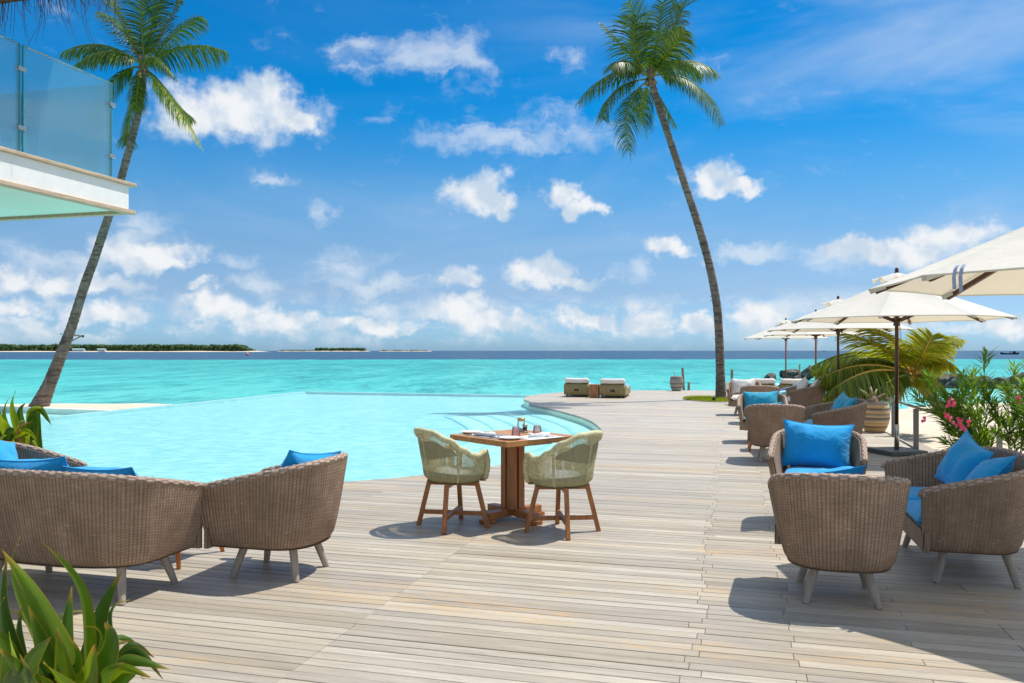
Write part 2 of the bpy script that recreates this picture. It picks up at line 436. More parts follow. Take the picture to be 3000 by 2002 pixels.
def mat_trunk():
    m, T = new_mat('palm_trunk')
    tc = T.n('ShaderNodeTexCoord')
    ob = tc.outputs['Object']
    n1 = T.noise(T.mapping(ob, scale=(5, 5, 2)), 1.0, 5.0, 0.65, 0.5).outputs[0]
    ring = T.noise(T.mapping(ob, scale=(2.5, 2.5, 15)), 1.0, 3.0, 0.6).outputs[0]
    n3 = T.noise(ob, 34.0, 3.0, 0.6).outputs[0]
    c = T.ramp(n1, [(0.25, (0.095, 0.070, 0.055)), (0.5, (0.20, 0.155, 0.125)), (0.75, (0.33, 0.255, 0.20))])
    c = T.mix(T.rng(ring, 0.48, 0.62, 0.0, 0.85), c, (0.055, 0.042, 0.035))
    c = T.mix(T.rng(n3, 0.45, 0.7, 0.0, 0.35), c, (0.30, 0.28, 0.25))
    p = T.n('ShaderNodeBsdfPrincipled', ins={'Base Color': c, 'Roughness': 0.85, 'Specular IOR Level': 0.2})
    T.set(p, 'Normal', bump(T, T.math('ADD', ring, T.math('MULTIPLY', n3, 0.4)), 0.9, 0.04))
    finish(T, p)

def mat_bands(name, stops, height, noise_amt, bmp=0.5):
    """glazed bands round a pot: colour runs with height, wobbling a little"""
    m, T = new_mat(name)
    tc = T.n('ShaderNodeTexCoord')
    ob = tc.outputs['Object']
    sp = T.n('ShaderNodeSeparateXYZ', ins={0: ob})
    n1 = T.noise(T.mapping(ob, scale=(3, 3, 34)), 1.0, 5.0, 0.65).outputs[0]
    n2 = T.noise(T.mapping(ob, scale=(4, 4, 9)), 1.0, 4.0, 0.6).outputs[0]
    f = T.math('ADD', T.math('DIVIDE', sp.outputs[2], height), T.math('MULTIPLY', T.math('SUBTRACT', n1, 0.5), noise_amt))
    c = T.ramp(f, stops)
    c = T.mix(T.rng(n2, 0.45, 0.75, 0.0, 0.45), c, T.mix(1.0, c, (0.5, 0.48, 0.46), 'MULTIPLY'))
    p = T.n('ShaderNodeBsdfPrincipled', ins={'Base Color': c, 'Roughness': 0.6, 'Specular IOR Level': 0.3})
    T.set(p, 'Normal', bump(T, T.math('ADD', n1, n2), bmp, 0.02))
    finish(T, p)

def mat_sand():
    m, T = new_mat('sand')
    g = T.n('ShaderNodeNewGeometry')
    n1 = T.noise(g.outputs['Position'], 0.5, 4.0, 0.6).outputs[0]
    n2 = T.noise(g.outputs['Position'], 2.6, 4.0, 0.6).outputs[0]
    n3 = T.noise(g.outputs['Position'], 60.0, 2.0, 0.6).outputs[0]
    c = T.mix(T.rng(n1, 0.3, 0.7), (0.62, 0.53, 0.41), (0.72, 0.63, 0.51))
    c = T.mix(T.rng(n3, 0.4, 0.75, 0, 0.35), c, (0.45, 0.37, 0.28))
    p = T.n('ShaderNodeBsdfPrincipled', ins={'Base Color': c, 'Roughness': 0.9, 'Specular IOR Level': 0.1})
    T.set(p, 'Normal', bump(T, T.math('ADD', n2, T.math('MULTIPLY', n3, 0.08)), 0.8, 0.16))
    finish(T, p)

def mat_granite():
    m, T = new_mat('granite')
    tc = T.n('ShaderNodeTexCoord')
    n1 = T.noise(tc.outputs['Object'], 90.0, 2.0, 0.7).outputs[0]
    c = T.ramp(n1, [(0.35, (0.03, 0.04, 0.045)), (0.55, (0.12, 0.14, 0.14)), (0.72, (0.34, 0.36, 0.36))])
    finish(T, T.n('ShaderNodeBsdfPrincipled', ins={'Base Color': c, 'Roughness': 0.4}))

mat_plank(); mat_canvas(); mat_pool_water(); mat_sea(); mat_trunk(); mat_sand(); mat_granite()
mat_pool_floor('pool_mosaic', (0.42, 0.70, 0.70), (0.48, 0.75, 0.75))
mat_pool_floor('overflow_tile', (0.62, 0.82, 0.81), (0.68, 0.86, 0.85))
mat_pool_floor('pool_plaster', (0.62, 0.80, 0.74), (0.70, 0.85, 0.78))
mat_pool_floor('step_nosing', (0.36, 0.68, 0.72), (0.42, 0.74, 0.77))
mat_wicker('brown_wicker', (0.085, 0.052, 0.036), (0.55, 0.365, 0.240), (0.80, 0.585, 0.43), 0.024, 0.0095)
mat_wicker('braid_wicker', (0.20, 0.135, 0.10), (0.47, 0.345, 0.268), (0.66, 0.51, 0.42), 0.05, 0.02)
mat_wicker('olive_wicker', (0.24, 0.22, 0.11), (0.54, 0.50, 0.29), (0.70, 0.65, 0.43), 0.016, 0.006)
mat_wicker('lounger_wicker', (0.16, 0.125, 0.05), (0.42, 0.33, 0.15), (0.58, 0.47, 0.25), 0.05, 0.028)
simple('olive_cane', (0.54, 0.50, 0.29), 0.55, 0.3, 40, 0.3)
mat_fabric('blue_fabric', (0.008, 0.33, 0.70))
mat_fabric('teal_fabric', (0.025, 0.34, 0.52))
mat_fabric('white_fabric', (0.74, 0.70, 0.66))
mat_fabric('sky_fabric', (0.12, 0.46, 0.66))
mat_fabric('aqua_towel', (0.10, 0.55, 0.62))
mat_fabric('navy_fabric', (0.02, 0.06, 0.36))
mat_fabric('pad_fabric', (0.42, 0.50, 0.50))
mat_fabric('linen', (0.80, 0.80, 0.80))
mat_fabric('grey_linen', (0.20, 0.22, 0.25))
mat_fabric('strap_fabric', (0.40, 0.45, 0.60))
simple('bleached_wood', (0.37, 0.31, 0.245), 0.65, 0.25, 3.0, 0.3, stretch=(8, 8, 1.2))
simple('orange_wood', (0.50, 0.165, 0.035), 0.42, 0.25, 5.0, 0.2, stretch=(6, 6, 1))
simple('teak', (0.44, 0.205, 0.075), 0.45, 0.38, 4.0, 0.2, stretch=(1, 9, 9))
simple('teak_leg', (0.37, 0.145, 0.048), 0.42, 0.32, 4.0, 0.2, stretch=(9, 9, 1.4))
simple('dark_wood', (0.085, 0.028, 0.016), 0.35, 0.3, 4.0, 0.1, stretch=(9, 9, 1))
simple('red_wood', (0.26, 0.075, 0.025), 0.45, 0.35, 4.0, 0.1, stretch=(9, 9, 1))
simple('grey_wood', (0.28, 0.23, 0.19), 0.75, 0.3, 3.0, 0.3, stretch=(8, 8, 1))
simple('stump_wood', (0.34, 0.15, 0.06), 0.5, 0.5, 5.0, 0.3, stretch=(7, 7, 1))
simple('steel', (0.50, 0.47, 0.42), 0.30, 0.1, 10, 0, metal=1.0)
simple('grey_metal', (0.20, 0.20, 0.21), 0.45, 0.1, 10, 0, metal=0.5)
simple('black_metal', (0.012, 0.012, 0.012), 0.5, 0.1, 10)
simple('gap_shade', (0.012, 0.011, 0.010), 0.9, 0.3, 3)
simple('deck_fascia', (0.42, 0.40, 0.36), 0.8, 0.3, 5, 0.3)
simple('pool_tile', (0.80, 0.86, 0.72), 0.5, 0.10, 16, 0.1)
simple('wet_stone', (0.78, 0.80, 0.75), 0.5, 0.12, 5, 0.1)
simple('white_plaster', (0.79, 0.79, 0.77), 0.75, 0.05, 5, 0.12, bscale=50)
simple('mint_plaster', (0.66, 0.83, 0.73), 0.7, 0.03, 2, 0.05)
simple('edge_timber', (0.52, 0.39, 0.27), 0.6, 0.25, 4, 0.25, stretch=(8, 1, 8))
simple('thatch', (0.115, 0.075, 0.045), 0.9, 0.5, 10, 0.5)
simple('porcelain', (0.82, 0.82, 0.80), 0.18, 0.03, 3, spec=0.5)
simple('brass', (0.62, 0.46, 0.20), 0.3, 0.2, 8, metal=1.0)
simple('pepper', (0.07, 0.03, 0.015), 0.6, 0.5, 60)
simple('soil', (0.10, 0.075, 0.05), 0.95, 0.4, 10, 0.6)
simple('coir', (0.22, 0.15, 0.095), 0.9, 0.5, 14, 0.8)
simple('dry_frond', (0.36, 0.15, 0.05), 0.8, 0.5, 8, 0.3)
simple('rock', (0.075, 0.068, 0.060), 0.85, 0.75, 1.6, 0.9, bscale=7, col2=(0.13, 0.12, 0.105))
simple('buoy_paint', (0.72, 0.16, 0.13), 0.4, 0.08, 4)
simple('boat_paint', (0.02, 0.022, 0.028), 0.5, 0.2, 4)
simple('white_paint', (0.75, 0.75, 0.74), 0.5, 0.05, 4)
simple('tin_roof', (0.30, 0.42, 0.40), 0.5, 0.15, 1)
simple('branch', (0.10, 0.055, 0.035), 0.8, 0.3, 10, 0.4)
simple('marble', (0.42, 0.41, 0.39), 0.5, 0.2, 8)
mat_glass('balustrade_glass', (0.92, 0.985, 0.99), 0.8, 0.02, 1.45, (0.30, 0.74, 0.86), 0.15)
mat_glass('glass_edge', (0.30, 0.62, 0.66), 0.8, 0.05, 1.5, (0.10, 0.50, 0.55), 0.55)
mat_glass('clear_glass', (0.90, 0.95, 0.95), 0.9, 0.0, 1.5)
mat_glass('pink_glass', (0.97, 0.84, 0.84), 0.9, 0.02, 1.5, (0.95, 0.52, 0.50), 0.08)
TAN, OCH, GRY, DRK = (0.60, 0.42, 0.22), (0.48, 0.29, 0.12), (0.22, 0.19, 0.17), (0.09, 0.06, 0.045)
mat_bands('striped_clay', [(0.0, OCH), (0.08, TAN), (0.16, OCH), (0.20, DRK), (0.24, TAN), (0.33, OCH), (0.37, TAN), (0.44, GRY), (0.49, DRK), (0.53, TAN), (0.61, GRY), (0.65, OCH), (0.70, TAN), (0.76, GRY), (0.80, DRK), (0.84, OCH), (0.90, TAN), (0.97, GRY)], 0.55, 0.10)
LG, MG, DG = (0.40, 0.37, 0.34), (0.27, 0.245, 0.22), (0.14, 0.12, 0.105)
mat_bands('grey_clay', [(0.0, MG), (0.12, LG), (0.2, MG), (0.28, DG), (0.34, LG), (0.45, MG), (0.52, DG), (0.58, LG), (0.7, MG), (0.76, LG), (0.85, DG), (0.92, MG)], 0.55, 0.16)
leafy('palm_leaf', (0.020, 0.055, 0.007), (0.055, 0.120, 0.010), (0.15, 0.22, 0.014), 0.9, 0.34)
leafy('yellow_leaf', (0.14, 0.20, 0.012), (0.28, 0.32, 0.020), (0.46, 0.36, 0.030), 1.2, 0.42)
leafy('young_leaf', (0.055, 0.105, 0.010), (0.125, 0.185, 0.014), (0.26, 0.28, 0.022), 1.0, 0.40)
mat_lily()
leafy('lily_pale', (0.16, 0.26, 0.012), (0.22, 0.31, 0.018), (0.32, 0.34, 0.030), 6.0, 0.38, 0.34)
leafy('oleander_leaf', (0.060, 0.150, 0.014), (0.13, 0.26, 0.020), (0.25, 0.37, 0.032), 4.0, 0.40)
leafy('oleander_flower', (0.58, 0.035, 0.13), (0.70, 0.07, 0.20), (0.80, 0.14, 0.28), 9.0, 0.25)
leafy('lawn', (0.20, 0.29, 0.014), (0.32, 0.41, 0.020), (0.45, 0.48, 0.030), 4.0, 0.4)
leafy('far_trees', (0.018, 0.050, 0.014), (0.034, 0.078, 0.020), (0.060, 0.105, 0.028), 0.05, 0.0, 0.9)
simple('rachis', (0.17, 0.19, 0.035), 0.5, 0.3, 4)
simple('rachis_yellow', (0.46, 0.29, 0.045), 0.45, 0.3, 4)
mat_fabric('stripe_band', (0.70, 0.74, 0.74))
def M(n):
    return MATS[n]

# ------------------------------------------------------------------ mesh builder
class MB:
    def __init__(s):
        s.v, s.f, s.uv = [], [], {}
    def vert(s, p):
        s.v.append(tuple(p))
        return len(s.v) - 1
    def face(s, ids, uv=None):
        s.f.append(tuple(ids))
        if uv:
            s.uv[len(s.f) - 1] = uv
    def poly(s, pts):
        b = len(s.v)
        s.v.extend(tuple(p) for p in pts)
        s.f.append(tuple(range(b, b + len(pts))))
    def box(s, c, size, rz=0.0, mat=None):
        hx, hy, hz = (x / 2 for x in size)
        b = len(s.v)
        m = mat or (Matrix.Translation(c) @ Matrix.Rotation(rz, 4, 'Z'))
        for x in (-hx, hx):
            for y in (-hy, hy):
                for z in (-hz, hz):
                    s.v.append(tuple(m @ Vector((x, y, z))))
        for q in ((0, 1, 3, 2), (4, 6, 7, 5), (0, 4, 5, 1), (2, 3, 7, 6), (0, 2, 6, 4), (1, 5, 7, 3)):
            s.f.append(tuple(b + i for i in q))
    def bar(s, a, b, w, h=None, up=(0, 0, 1)):
        a, b = Vector(a), Vector(b)
        h = h or w
        d = b - a
        z = d.normalized()
        u = Vector(up)
        if abs(z.dot(u)) > 0.97:
            u = Vector((0, 1, 0))
        x = u.cross(z).normalized()
        y = z.cross(x)
        m = Matrix((x, y, z)).transposed().to_4x4()
        m.translation = (a + b) / 2
        s.box(None, (w, h, d.length), mat=m)
    def tube(s, pts, rad, n=8, cap=True, closed=False, twist=None):
        pts = [Vector(p) for p in pts]
        if not hasattr(rad, '__len__'):
            rad = [rad] * len(pts)
        rings = []
        prev = None
        L = 0.0
        ls = []
        for i, p in enumerate(pts):
            if closed:
                t = pts[(i + 1) % len(pts)] - pts[i - 1]
            elif i == 0:
                t = pts[1] - pts[0]
            elif i == len(pts) - 1:
                t = pts[-1] - pts[-2]
            else:
                t = pts[i + 1] - pts[i - 1]
            t.normalize()
            if prev is None:
                u = Vector((0, 0, 1)) if abs(t.z) < 0.9 else Vector((1, 0, 0))
                a = u.cross(t).normalized()
            else:
                a = prev - t * prev.dot(t)
                a = a.normalized() if a.length > 1e-6 else prev
            prev = a
            b = t.cross(a)
            if i:
                L += (pts[i] - pts[i - 1]).length
            ls.append(L)
            r = rad[i]
            ring = []
            for k in range(n):
                th = 2 * math.pi * k / n
                rr = r * (twist(L, th) if twist else 1.0)
                ring.append(s.vert(p + (a * math.cos(th) + b * math.sin(th)) * rr))
            rings.append(ring)
        m = len(rings)
        for i in range(m if closed else m - 1):
            A, B = rings[i], rings[(i + 1) % m]
            for k in range(n):
                k2 = (k + 1) % n
                s.face((A[k], A[k2], B[k2], B[k]), [(ls[i], k * .01), (ls[i], k * .01 + .01), (ls[(i + 1) % m], k * .01 + .01), (ls[(i + 1) % m], k * .01)])
        if cap and not closed:
            s.f.append(tuple(reversed(rings[0])))
            s.f.append(tuple(rings[-1]))
    def lathe(s, prof, n=24, c=(0, 0, 0), cap=True, rfun=None):
        rings = []
        for (r, z) in prof:
            ring = []
            for k in range(n):
                th = 2 * math.pi * k / n
                rr = r * (rfun(th, z) if rfun else 1)
                ring.append(s.vert((c[0] + rr * math.cos(th), c[1] + rr * math.sin(th), c[2] + z)))
            rings.append(ring)
        for A, B in zip(rings, rings[1:]):
            for k in range(n):
                s.f.append((A[k], A[(k + 1) % n], B[(k + 1) % n], B[k]))
        if cap:
            s.f.append(tuple(reversed(rings[0])))
            s.f.append(tuple(rings[-1]))
    def grid(s, P, uvf=None, flip=False):
        ids = [[s.vert(p) for p in row] for row in P]
        for i in range(len(P) - 1):
            for j in range(len(P[0]) - 1):
                q = [(i, j), (i, j + 1), (i + 1, j + 1), (i + 1, j)]
                if flip:
                    q.reverse()
                s.face([ids[a][b] for a, b in q], [uvf(a, b) for a, b in q] if uvf else None)
        return ids
    def build(s, name, mat=None, parent=None, smooth=True, uv=False):
        me = bpy.data.meshes.new(name)
        me.from_pydata(s.v, [], s.f)
        if uv or s.uv:
            lay = me.uv_layers.new(name='UVMap')
            data = [0.0] * (2 * len(me.loops))
            li = 0
            for fi, f in enumerate(s.f):
                t = s.uv.get(fi)
                for k in range(len(f)):
                    if t:
                        data[2 * li], data[2 * li + 1] = t[k]
                    else:
                        p = s.v[f[k]]
                        data[2 * li], data[2 * li + 1] = p[0] + p[1], p[2]
                    li += 1
            lay.data.foreach_set('uv', data)
        if smooth:
            me.polygons.foreach_set('use_smooth', [True] * len(me.polygons))
        if mat:
            me.materials.append(M(mat) if isinstance(mat, str) else mat)
        me.update()
        o = bpy.data.objects.new(name, me)
        C.objects.link(o)
        if parent:
            o.parent = parent
        return o

def autosmooth(o, ang=35):
    me = o.data
    bm = bmesh.new()
    bm.from_mesh(me)
    for e in bm.edges:
        e.smooth = not (len(e.link_faces) == 2 and e.calc_face_angle(0) > R(ang))
    bm.to_mesh(me)
    bm.free()
    return o

def bevel(o, w=0.004, seg=2):
    m = o.modifiers.new('bevel', 'BEVEL')
    m.width = w
    m.segments = seg
    m.limit_method = 'ANGLE'
    return o

def empty(name, loc=(0, 0, 0), rz=0.0):
    o = bpy.data.objects.new(name, None)
    o.empty_display_size = 0.1
    o.location = loc
    o.rotation_euler = (0, 0, rz)
    C.objects.link(o)
    return o

def tag(o, label=None, cat=None, group=None, kind=None):
    if label: o['label'] = label
    if cat: o['category'] = cat
    if group: o['group'] = group
    if kind: o['kind'] = kind
    return o

def copy_tree(o, parent=None):
    c = o.copy()
    C.objects.link(c)
    c.parent = parent
    for ch in [x for x in o.children]:
        copy_tree(ch, c)
    return c

def place(o, loc, rz):
    o.location = loc
    o.rotation_euler = (0, 0, rz)
    return o

# deck axes: u runs along the boards, v across them
A = R(15.3)
CA, SA = math.cos(A), math.sin(A)
def uv2w(u, v):
    return (CA * u + SA * v, -SA * u + CA * v)
def w2uv(x, y):
    return (CA * x - SA * y, SA * x + CA * y)

def smooth_path(pts, sub=5):
    """Catmull-Rom through 2D points"""
    out = []
    n = len(pts)
    for i in range(n - 1):
        p0, p1, p2, p3 = (Vector(pts[max(0, min(n - 1, k))]) for k in (i - 1, i, i + 1, i + 2))
        for j in range(sub):
            t = j / sub
            out.append(tuple(0.5 * ((2 * p1) + (p2 - p0) * t + (2 * p0 - 5 * p1 + 4 * p2 - p3) * t * t + (3 * p1 - p0 - 3 * p2 + p3) * t ** 3)))
    out.append(tuple(pts[-1]))
    return out

# ------------------------------------------------------------------ setting: sea, beach, pool, deck
SEA_Z = -1.1
def build_sea():
    mb = MB()
    rs = [0, 40, 90, 180, 300, 500, 900, 1800, 4000, 12000, 60000, 150000]
    n = 48
    P = []
    for r in rs:
        P.append([(r * math.cos(2 * math.pi * k / n), r * math.sin(2 * math.pi * k / n), SEA_Z) for k in range(n + 1)])
    mb.grid(P)
    o = mb.build('sea', 'sea_water', smooth=False)
    tag(o, kind='structure')
build_sea()

def fbm(x, y, s, seed=0.0):
    return mnoise.fractal(Vector((x * s, y * s, seed)), 1.0, 2.0, 4)

def build_beaches():
    # right beach: from under the deck edge out to the cove
    shore = [(8, 30.5), (12, 32.5), (19, 38.5), (25, 41.5), (40, 47), (80, 60)]
    def shore_y(x):
        for (a, b), (c, d) in zip(shore, shore[1:]):
            if a <= x <= c:
                return b + (d - b) * (x - a) / (c - a)
        return shore[0][1] if x < 8 else shore[-1][1]
    mb = MB()
    P = []
    for i in range(0, 91):
        y = -12 + i * 0.85
        row = []
        for j in range(0, 71):
            u = 2.0 + 60 * (j / 70) ** 1.6
            x = u + 0.28 * y
            dd = shore_y(x) - y
            z = -0.42 - 0.72 * (1 - min(1, max(0, dd / 16.0))) ** 1.5
            if dd < 0:
                z = -1.14 + dd * 0.12
            z += 0.05 * fbm(x, y, 0.6, 3.0) + 0.02 * fbm(x, y, 2.2, 5.0)
            row.append((x, y, z))
        P.append(row)
    mb.grid(P)
    tag(mb.build('beach', 'sand'), kind='structure')
    # left beach: strip behind the infinity pool
    mb = MB()
    P = []
    for i in range(0, 81):
        y = 12 + i * 0.3
        row = []
        for j in range(0, 61):
            x = -60 + j * 0.8
            sh = 29.9 + 0.35 * math.sin(x * 0.35) - max(0, x + 12.5) * 0.9
            dd = sh - y
            z = -0.40 - 0.66 * (1 - min(1, max(0, dd / 0.9))) ** 1.3 if dd > 0 else -1.06 + dd * 0.15
            z += 0.02 * fbm(x, y, 0.8, 9.0)
            row.append((x, y, z))
        P.append(row)
    mb.grid(P)
    tag(mb.build('beach', 'sand'), kind='structure')
build_beaches()

NEAR = [(-13.5, 12.05), (-10, 11.0), (-6.5, 9.95), (-4.85, 9.5), (-3.4, 9.12), (-2.4, 9.14), (-1.59, 9.45), (-1.0, 9.86), (-0.1, 10.72), (0.62, 11.75), (1.15, 12.8),
        (1.48, 13.7), (1.63, 14.6), (1.70, 15.5), (1.70, 17.0), (1.57, 18.3), (1.34, 19.5), (0.99, 21.0), (0.63, 22.1), (0.47, 22.7)]
FAR = [(0.47, 22.7), (0.55, 23.5), (0.46, 24.3), (0.37, 25.1), (0.45, 26.3), (0.79, 27.7), (1.8, 29.2), (3.2, 30.2), (4.7, 30.75)]
SHORE = smooth_path(NEAR, 5)[:-1] + smooth_path(FAR, 5)
DECK = SHORE + [(7.76, 30.7), (11.35, 30.4), tuple(uv2w(2.62, 12)), tuple(uv2w(2.62, -3)), tuple(uv2w(-14, -3))]
POOL_Z = -0.13
FLOOR_Z = -0.23

def build_pool():
    corner = (-8.2, 32.3)
    left_end = (-13.2, 12.2)
    shore_in = SHORE[:-12]
    poly = list(shore_in) + [(1.05, 29.75), corner, left_end]
    wpoly = list(shore_in) + [(1.12, 30.0), (-8.38, 32.56), (-13.48, 12.2)]
    # water sheet, slid a little under the deck edge
    def grow(p):
        return p
    mb = MB()
    mb.poly([(x, y, POOL_Z) for x, y in wpoly])
    w = mb.build('pool_water', 'pool_water', smooth=False)
    tag(w, kind='structure')
    # basin
    mb = MB()
    mb.poly([(x, y, FLOOR_Z) for x, y in poly])
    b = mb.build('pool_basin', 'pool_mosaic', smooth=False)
    tag(b, kind='structure')
    mb = MB()
    for (x0, y0), (x1, y1) in zip(shore_in, shore_in[1:]):
        mb.poly([(x0, y0, -0.03), (x1, y1, -0.03), (x1, y1, FLOOR_Z), (x0, y0, FLOOR_Z)])
    mb.build('pool_wall', 'pool_tile', b, smooth=False)
    # infinity edge: a low wall whose wet top is a hair below the deck
    def wall(a, c, wd, top, name):
        m2 = MB()
        d = (Vector(c) - Vector(a)).normalized()
        n = Vector((d.y, -d.x)) * wd
        pts = [Vector(a), Vector(c), Vector(c) - n, Vector(a) - n]
        for q in range(4):
            p, r = pts[q], pts[(q + 1) % 4]
            m2.poly([(p.x, p.y, top), (r.x, r.y, top), (r.x, r.y, -2.0), (p.x, p.y, -2.0)])
        m2.poly([(p.x, p.y, top) for p in pts])
        m2.build(name, 'overflow_tile', b, smooth=False)
    wall((1.05, 29.75), corner, -0.26, POOL_Z - 0.008, 'overflow_edge')
    wall(corner, left_end, -0.26, POOL_Z - 0.008, 'overflow_edge')
    # curved steps following the bay
    bay = [p for p in smooth_path(NEAR, 4) if p[0] > 0.0]
    nb = len(bay)
    def off(i, d):
        p = Vector(bay[i])
        t = (Vector(bay[min(nb - 1, i + 1)]) - Vector(bay[max(0, i - 1)])).normalized()
        n = Vector((-t.y, t.x))
        q = p + n * d
        return q
    depth = [-0.165, -0.176, -0.187, -0.198, -0.209]
    for s in range(5):
        m2, m3 = MB(), MB()
        d0, d1 = s * 0.52, (s + 1) * 0.52
        def fade(i):
            t = i / (nb - 1)
            return min(1, t / 0.10, (1 - t) / 0.10) ** 0.5 if 0 < t < 1 else 0
        for i in range(nb - 1):
            a0, a1 = off(i, d0 * fade(i)), off(i, d1 * fade(i))
            c0, c1 = off(i + 1, d0 * fade(i + 1)), off(i + 1, d1 * fade(i + 1))
            z = depth[s]
            e0, e1 = a1 + (a0 - a1) * 0.22, c1 + (c0 - c1) * 0.22
            m2.poly([(a0.x, a0.y, z), (c0.x, c0.y, z), (e1.x, e1.y, z), (e0.x, e0.y, z)])
            m3.poly([(e0.x, e0.y, z), (e1.x, e1.y, z), (c1.x, c1.y, z), (a1.x, a1.y, z)])
            m3.poly([(a1.x, a1.y, z), (c1.x, c1.y, z), (c1.x, c1.y, FLOOR_Z), (a1.x, a1.y, FLOOR_Z)])
        st = m2.build('pool_step', 'pool_plaster', b, smooth=False)
        m3.build('step_nosing', 'step_nosing', st, smooth=False)
    # shallow splash pool outside the left edge
    ledge = [(-11.1, 22.9), (-15.5, 24.6), (-24, 27.0), (-27, 17), (-13.6, 12.2)]
    mb = MB()
    mb.poly([(x, y, -0.24) for x, y in ledge])
    tag(mb.build('splash_pool_water', 'pool_water', smooth=False), kind='structure')
    mb = MB()
    mb.poly([(x, y, -0.36) for x, y in ledge])
    lb = mb.build('splash_pool_basin', 'pool_plaster', smooth=False)
    tag(lb, kind='structure')
    m2 = MB()
    for p, q in ((ledge[0], ledge[1]), (ledge[1], ledge[2])):
        m2.bar((p[0], p[1], -0.30), (q[0], q[1], -0.30), 0.16, 0.22)
    m2.build('rim_wall', 'wet_stone', lb, smooth=False)
build_pool()

PITCH, GAP = 0.085, 0.0068
def build_deck():
    poly = [w2uv(x, y) for x, y in DECK]
    n = len(poly)
    mb = MB()
    mb.poly([(u, v, -0.035) for u, v in poly])  # near-black sheet under the planks, painted in for the shade of the gaps
    deck = mb.build('deck', 'gap_shade', smooth=False)
    deck.rotation_euler = (0, 0, -A)
    tag(deck, kind='structure')
    # fascia all round
    mf = MB()
    for i in range(n):
        p, q = poly[i], poly[(i + 1) % n]
        if abs(p[1]) < 40:
            mf.poly([(p[0], p[1], -0.004), (q[0], q[1], -0.004), (q[0], q[1], -0.045), (p[0], p[1], -0.045)])
    mf.build('fascia', 'deck_fascia', deck, smooth=False)
    me = MB()
    e0, e1 = w2uv(11.35, 30.4), (2.62, -3)
    me.box(((e0[0] + 2.62) / 2, (e0[1] - 3) / 2, -0.30), (0.03, abs(e0[1] + 3), 0.55), 0.0)
    me.build('side_board', 'deck_fascia', deck, smooth=False)
    def spans(v):
        xs = []
        for i in range(n):
            (u0, v0), (u1, v1) = poly[i], poly[(i + 1) % n]
            if (v0 <= v) != (v1 <= v):
                xs.append(u0 + (u1 - u0) * (v - v0) / (v1 - v0))
        xs.sort()
        return list(zip(xs[::2], xs[1::2]))
    rng = random.Random(3)
    planks = []
    vmin, vmax = -0.6, max(p[1] for p in poly)
    k = 0
    v = vmin
    while v < vmax:
        v0, v1 = v, v + PITCH - GAP * rng.choice((0.75, 1.0, 1.0, 1.3))
        s0, s1 = spans(v0 + 1e-5), spans(v1)
        if len(s0) != len(s1):
            sm = spans((v0 + v1) / 2)
            s0 = s1 = sm
        joints = [-2.0, -0.2 + rng.uniform(-0.06, 0.06), (0.3 if k % 3 else 0.9) + rng.uniform(-.03, .03), 1.9 + rng.choice((-0.5, 0, 0.35)),
                  -4.4 + rng.choice((-0.9, 0, 0.8)), -7.2 + rng.choice((-0.9, 0, 0.8)), -10]
        if v > 11:
            joints = [j for j in joints if rng.random() < 0.6]
        joints.sort()
        for (a0, b0), (a1, b1) in zip(s0, s1):
            cuts = [j for j in joints if max(a0, a1) + 0.15 < j < min(b0, b1) - 0.15]
            ends = [(a0, a1)] + [(c, c) for c in cuts] + [(b0, b1)]
            for (l0, l1), (r0, r1) in zip(ends, ends[1:]):
                planks.append((l0 + 0.0012, l1 + 0.0012, r0 - 0.0012, r1 - 0.0012, v0, v1, rng.uniform(-0.0012, 0.0012)))
        v += PITCH
        k += 1
    def geo(mb, p):
        l0, l1, r0, r1, v0, v1, dz = p
        b = len(mb.v)
        c = 0.002
        for z, ins in ((-0.026, 0), (dz - c, 0), (dz, c)):
            mb.v += [(l0 + ins, v0 + ins, z), (r0 - ins, v0 + ins, z), (r1 - ins, v1 - ins, z), (l1 + ins, v1 - ins, z)]
        for q in range(2):
            for j in range(4):
                j2 = (j + 1) % 4
                mb.f.append((b + q * 4 + j, b + q * 4 + j2, b + q * 4 + 4 + j2, b + q * 4 + 4 + j))
        mb.f.append((b + 8, b + 9, b + 10, b + 11))
    def shown(p):
        # rough size in view
        uc, vc = (p[0] + p[2]) / 2, (p[4] + p[5]) / 2
        best = 0.0
        L = p[2] - p[0]
        for t in (0.02, 0.25, 0.5, 0.75, 0.98):
            x, y = uv2w(p[0] + L * t, vc)
            if y > 2.9 and abs(x) / y < 0.64:
                best += 0.2 * L / (y * y * y)
        return best
    planks.sort(key=shown, reverse=True)
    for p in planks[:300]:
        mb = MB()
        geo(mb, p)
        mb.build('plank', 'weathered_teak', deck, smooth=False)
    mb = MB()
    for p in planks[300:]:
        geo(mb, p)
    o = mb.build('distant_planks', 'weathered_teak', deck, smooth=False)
    tag(o, kind='stuff')
build_deck()

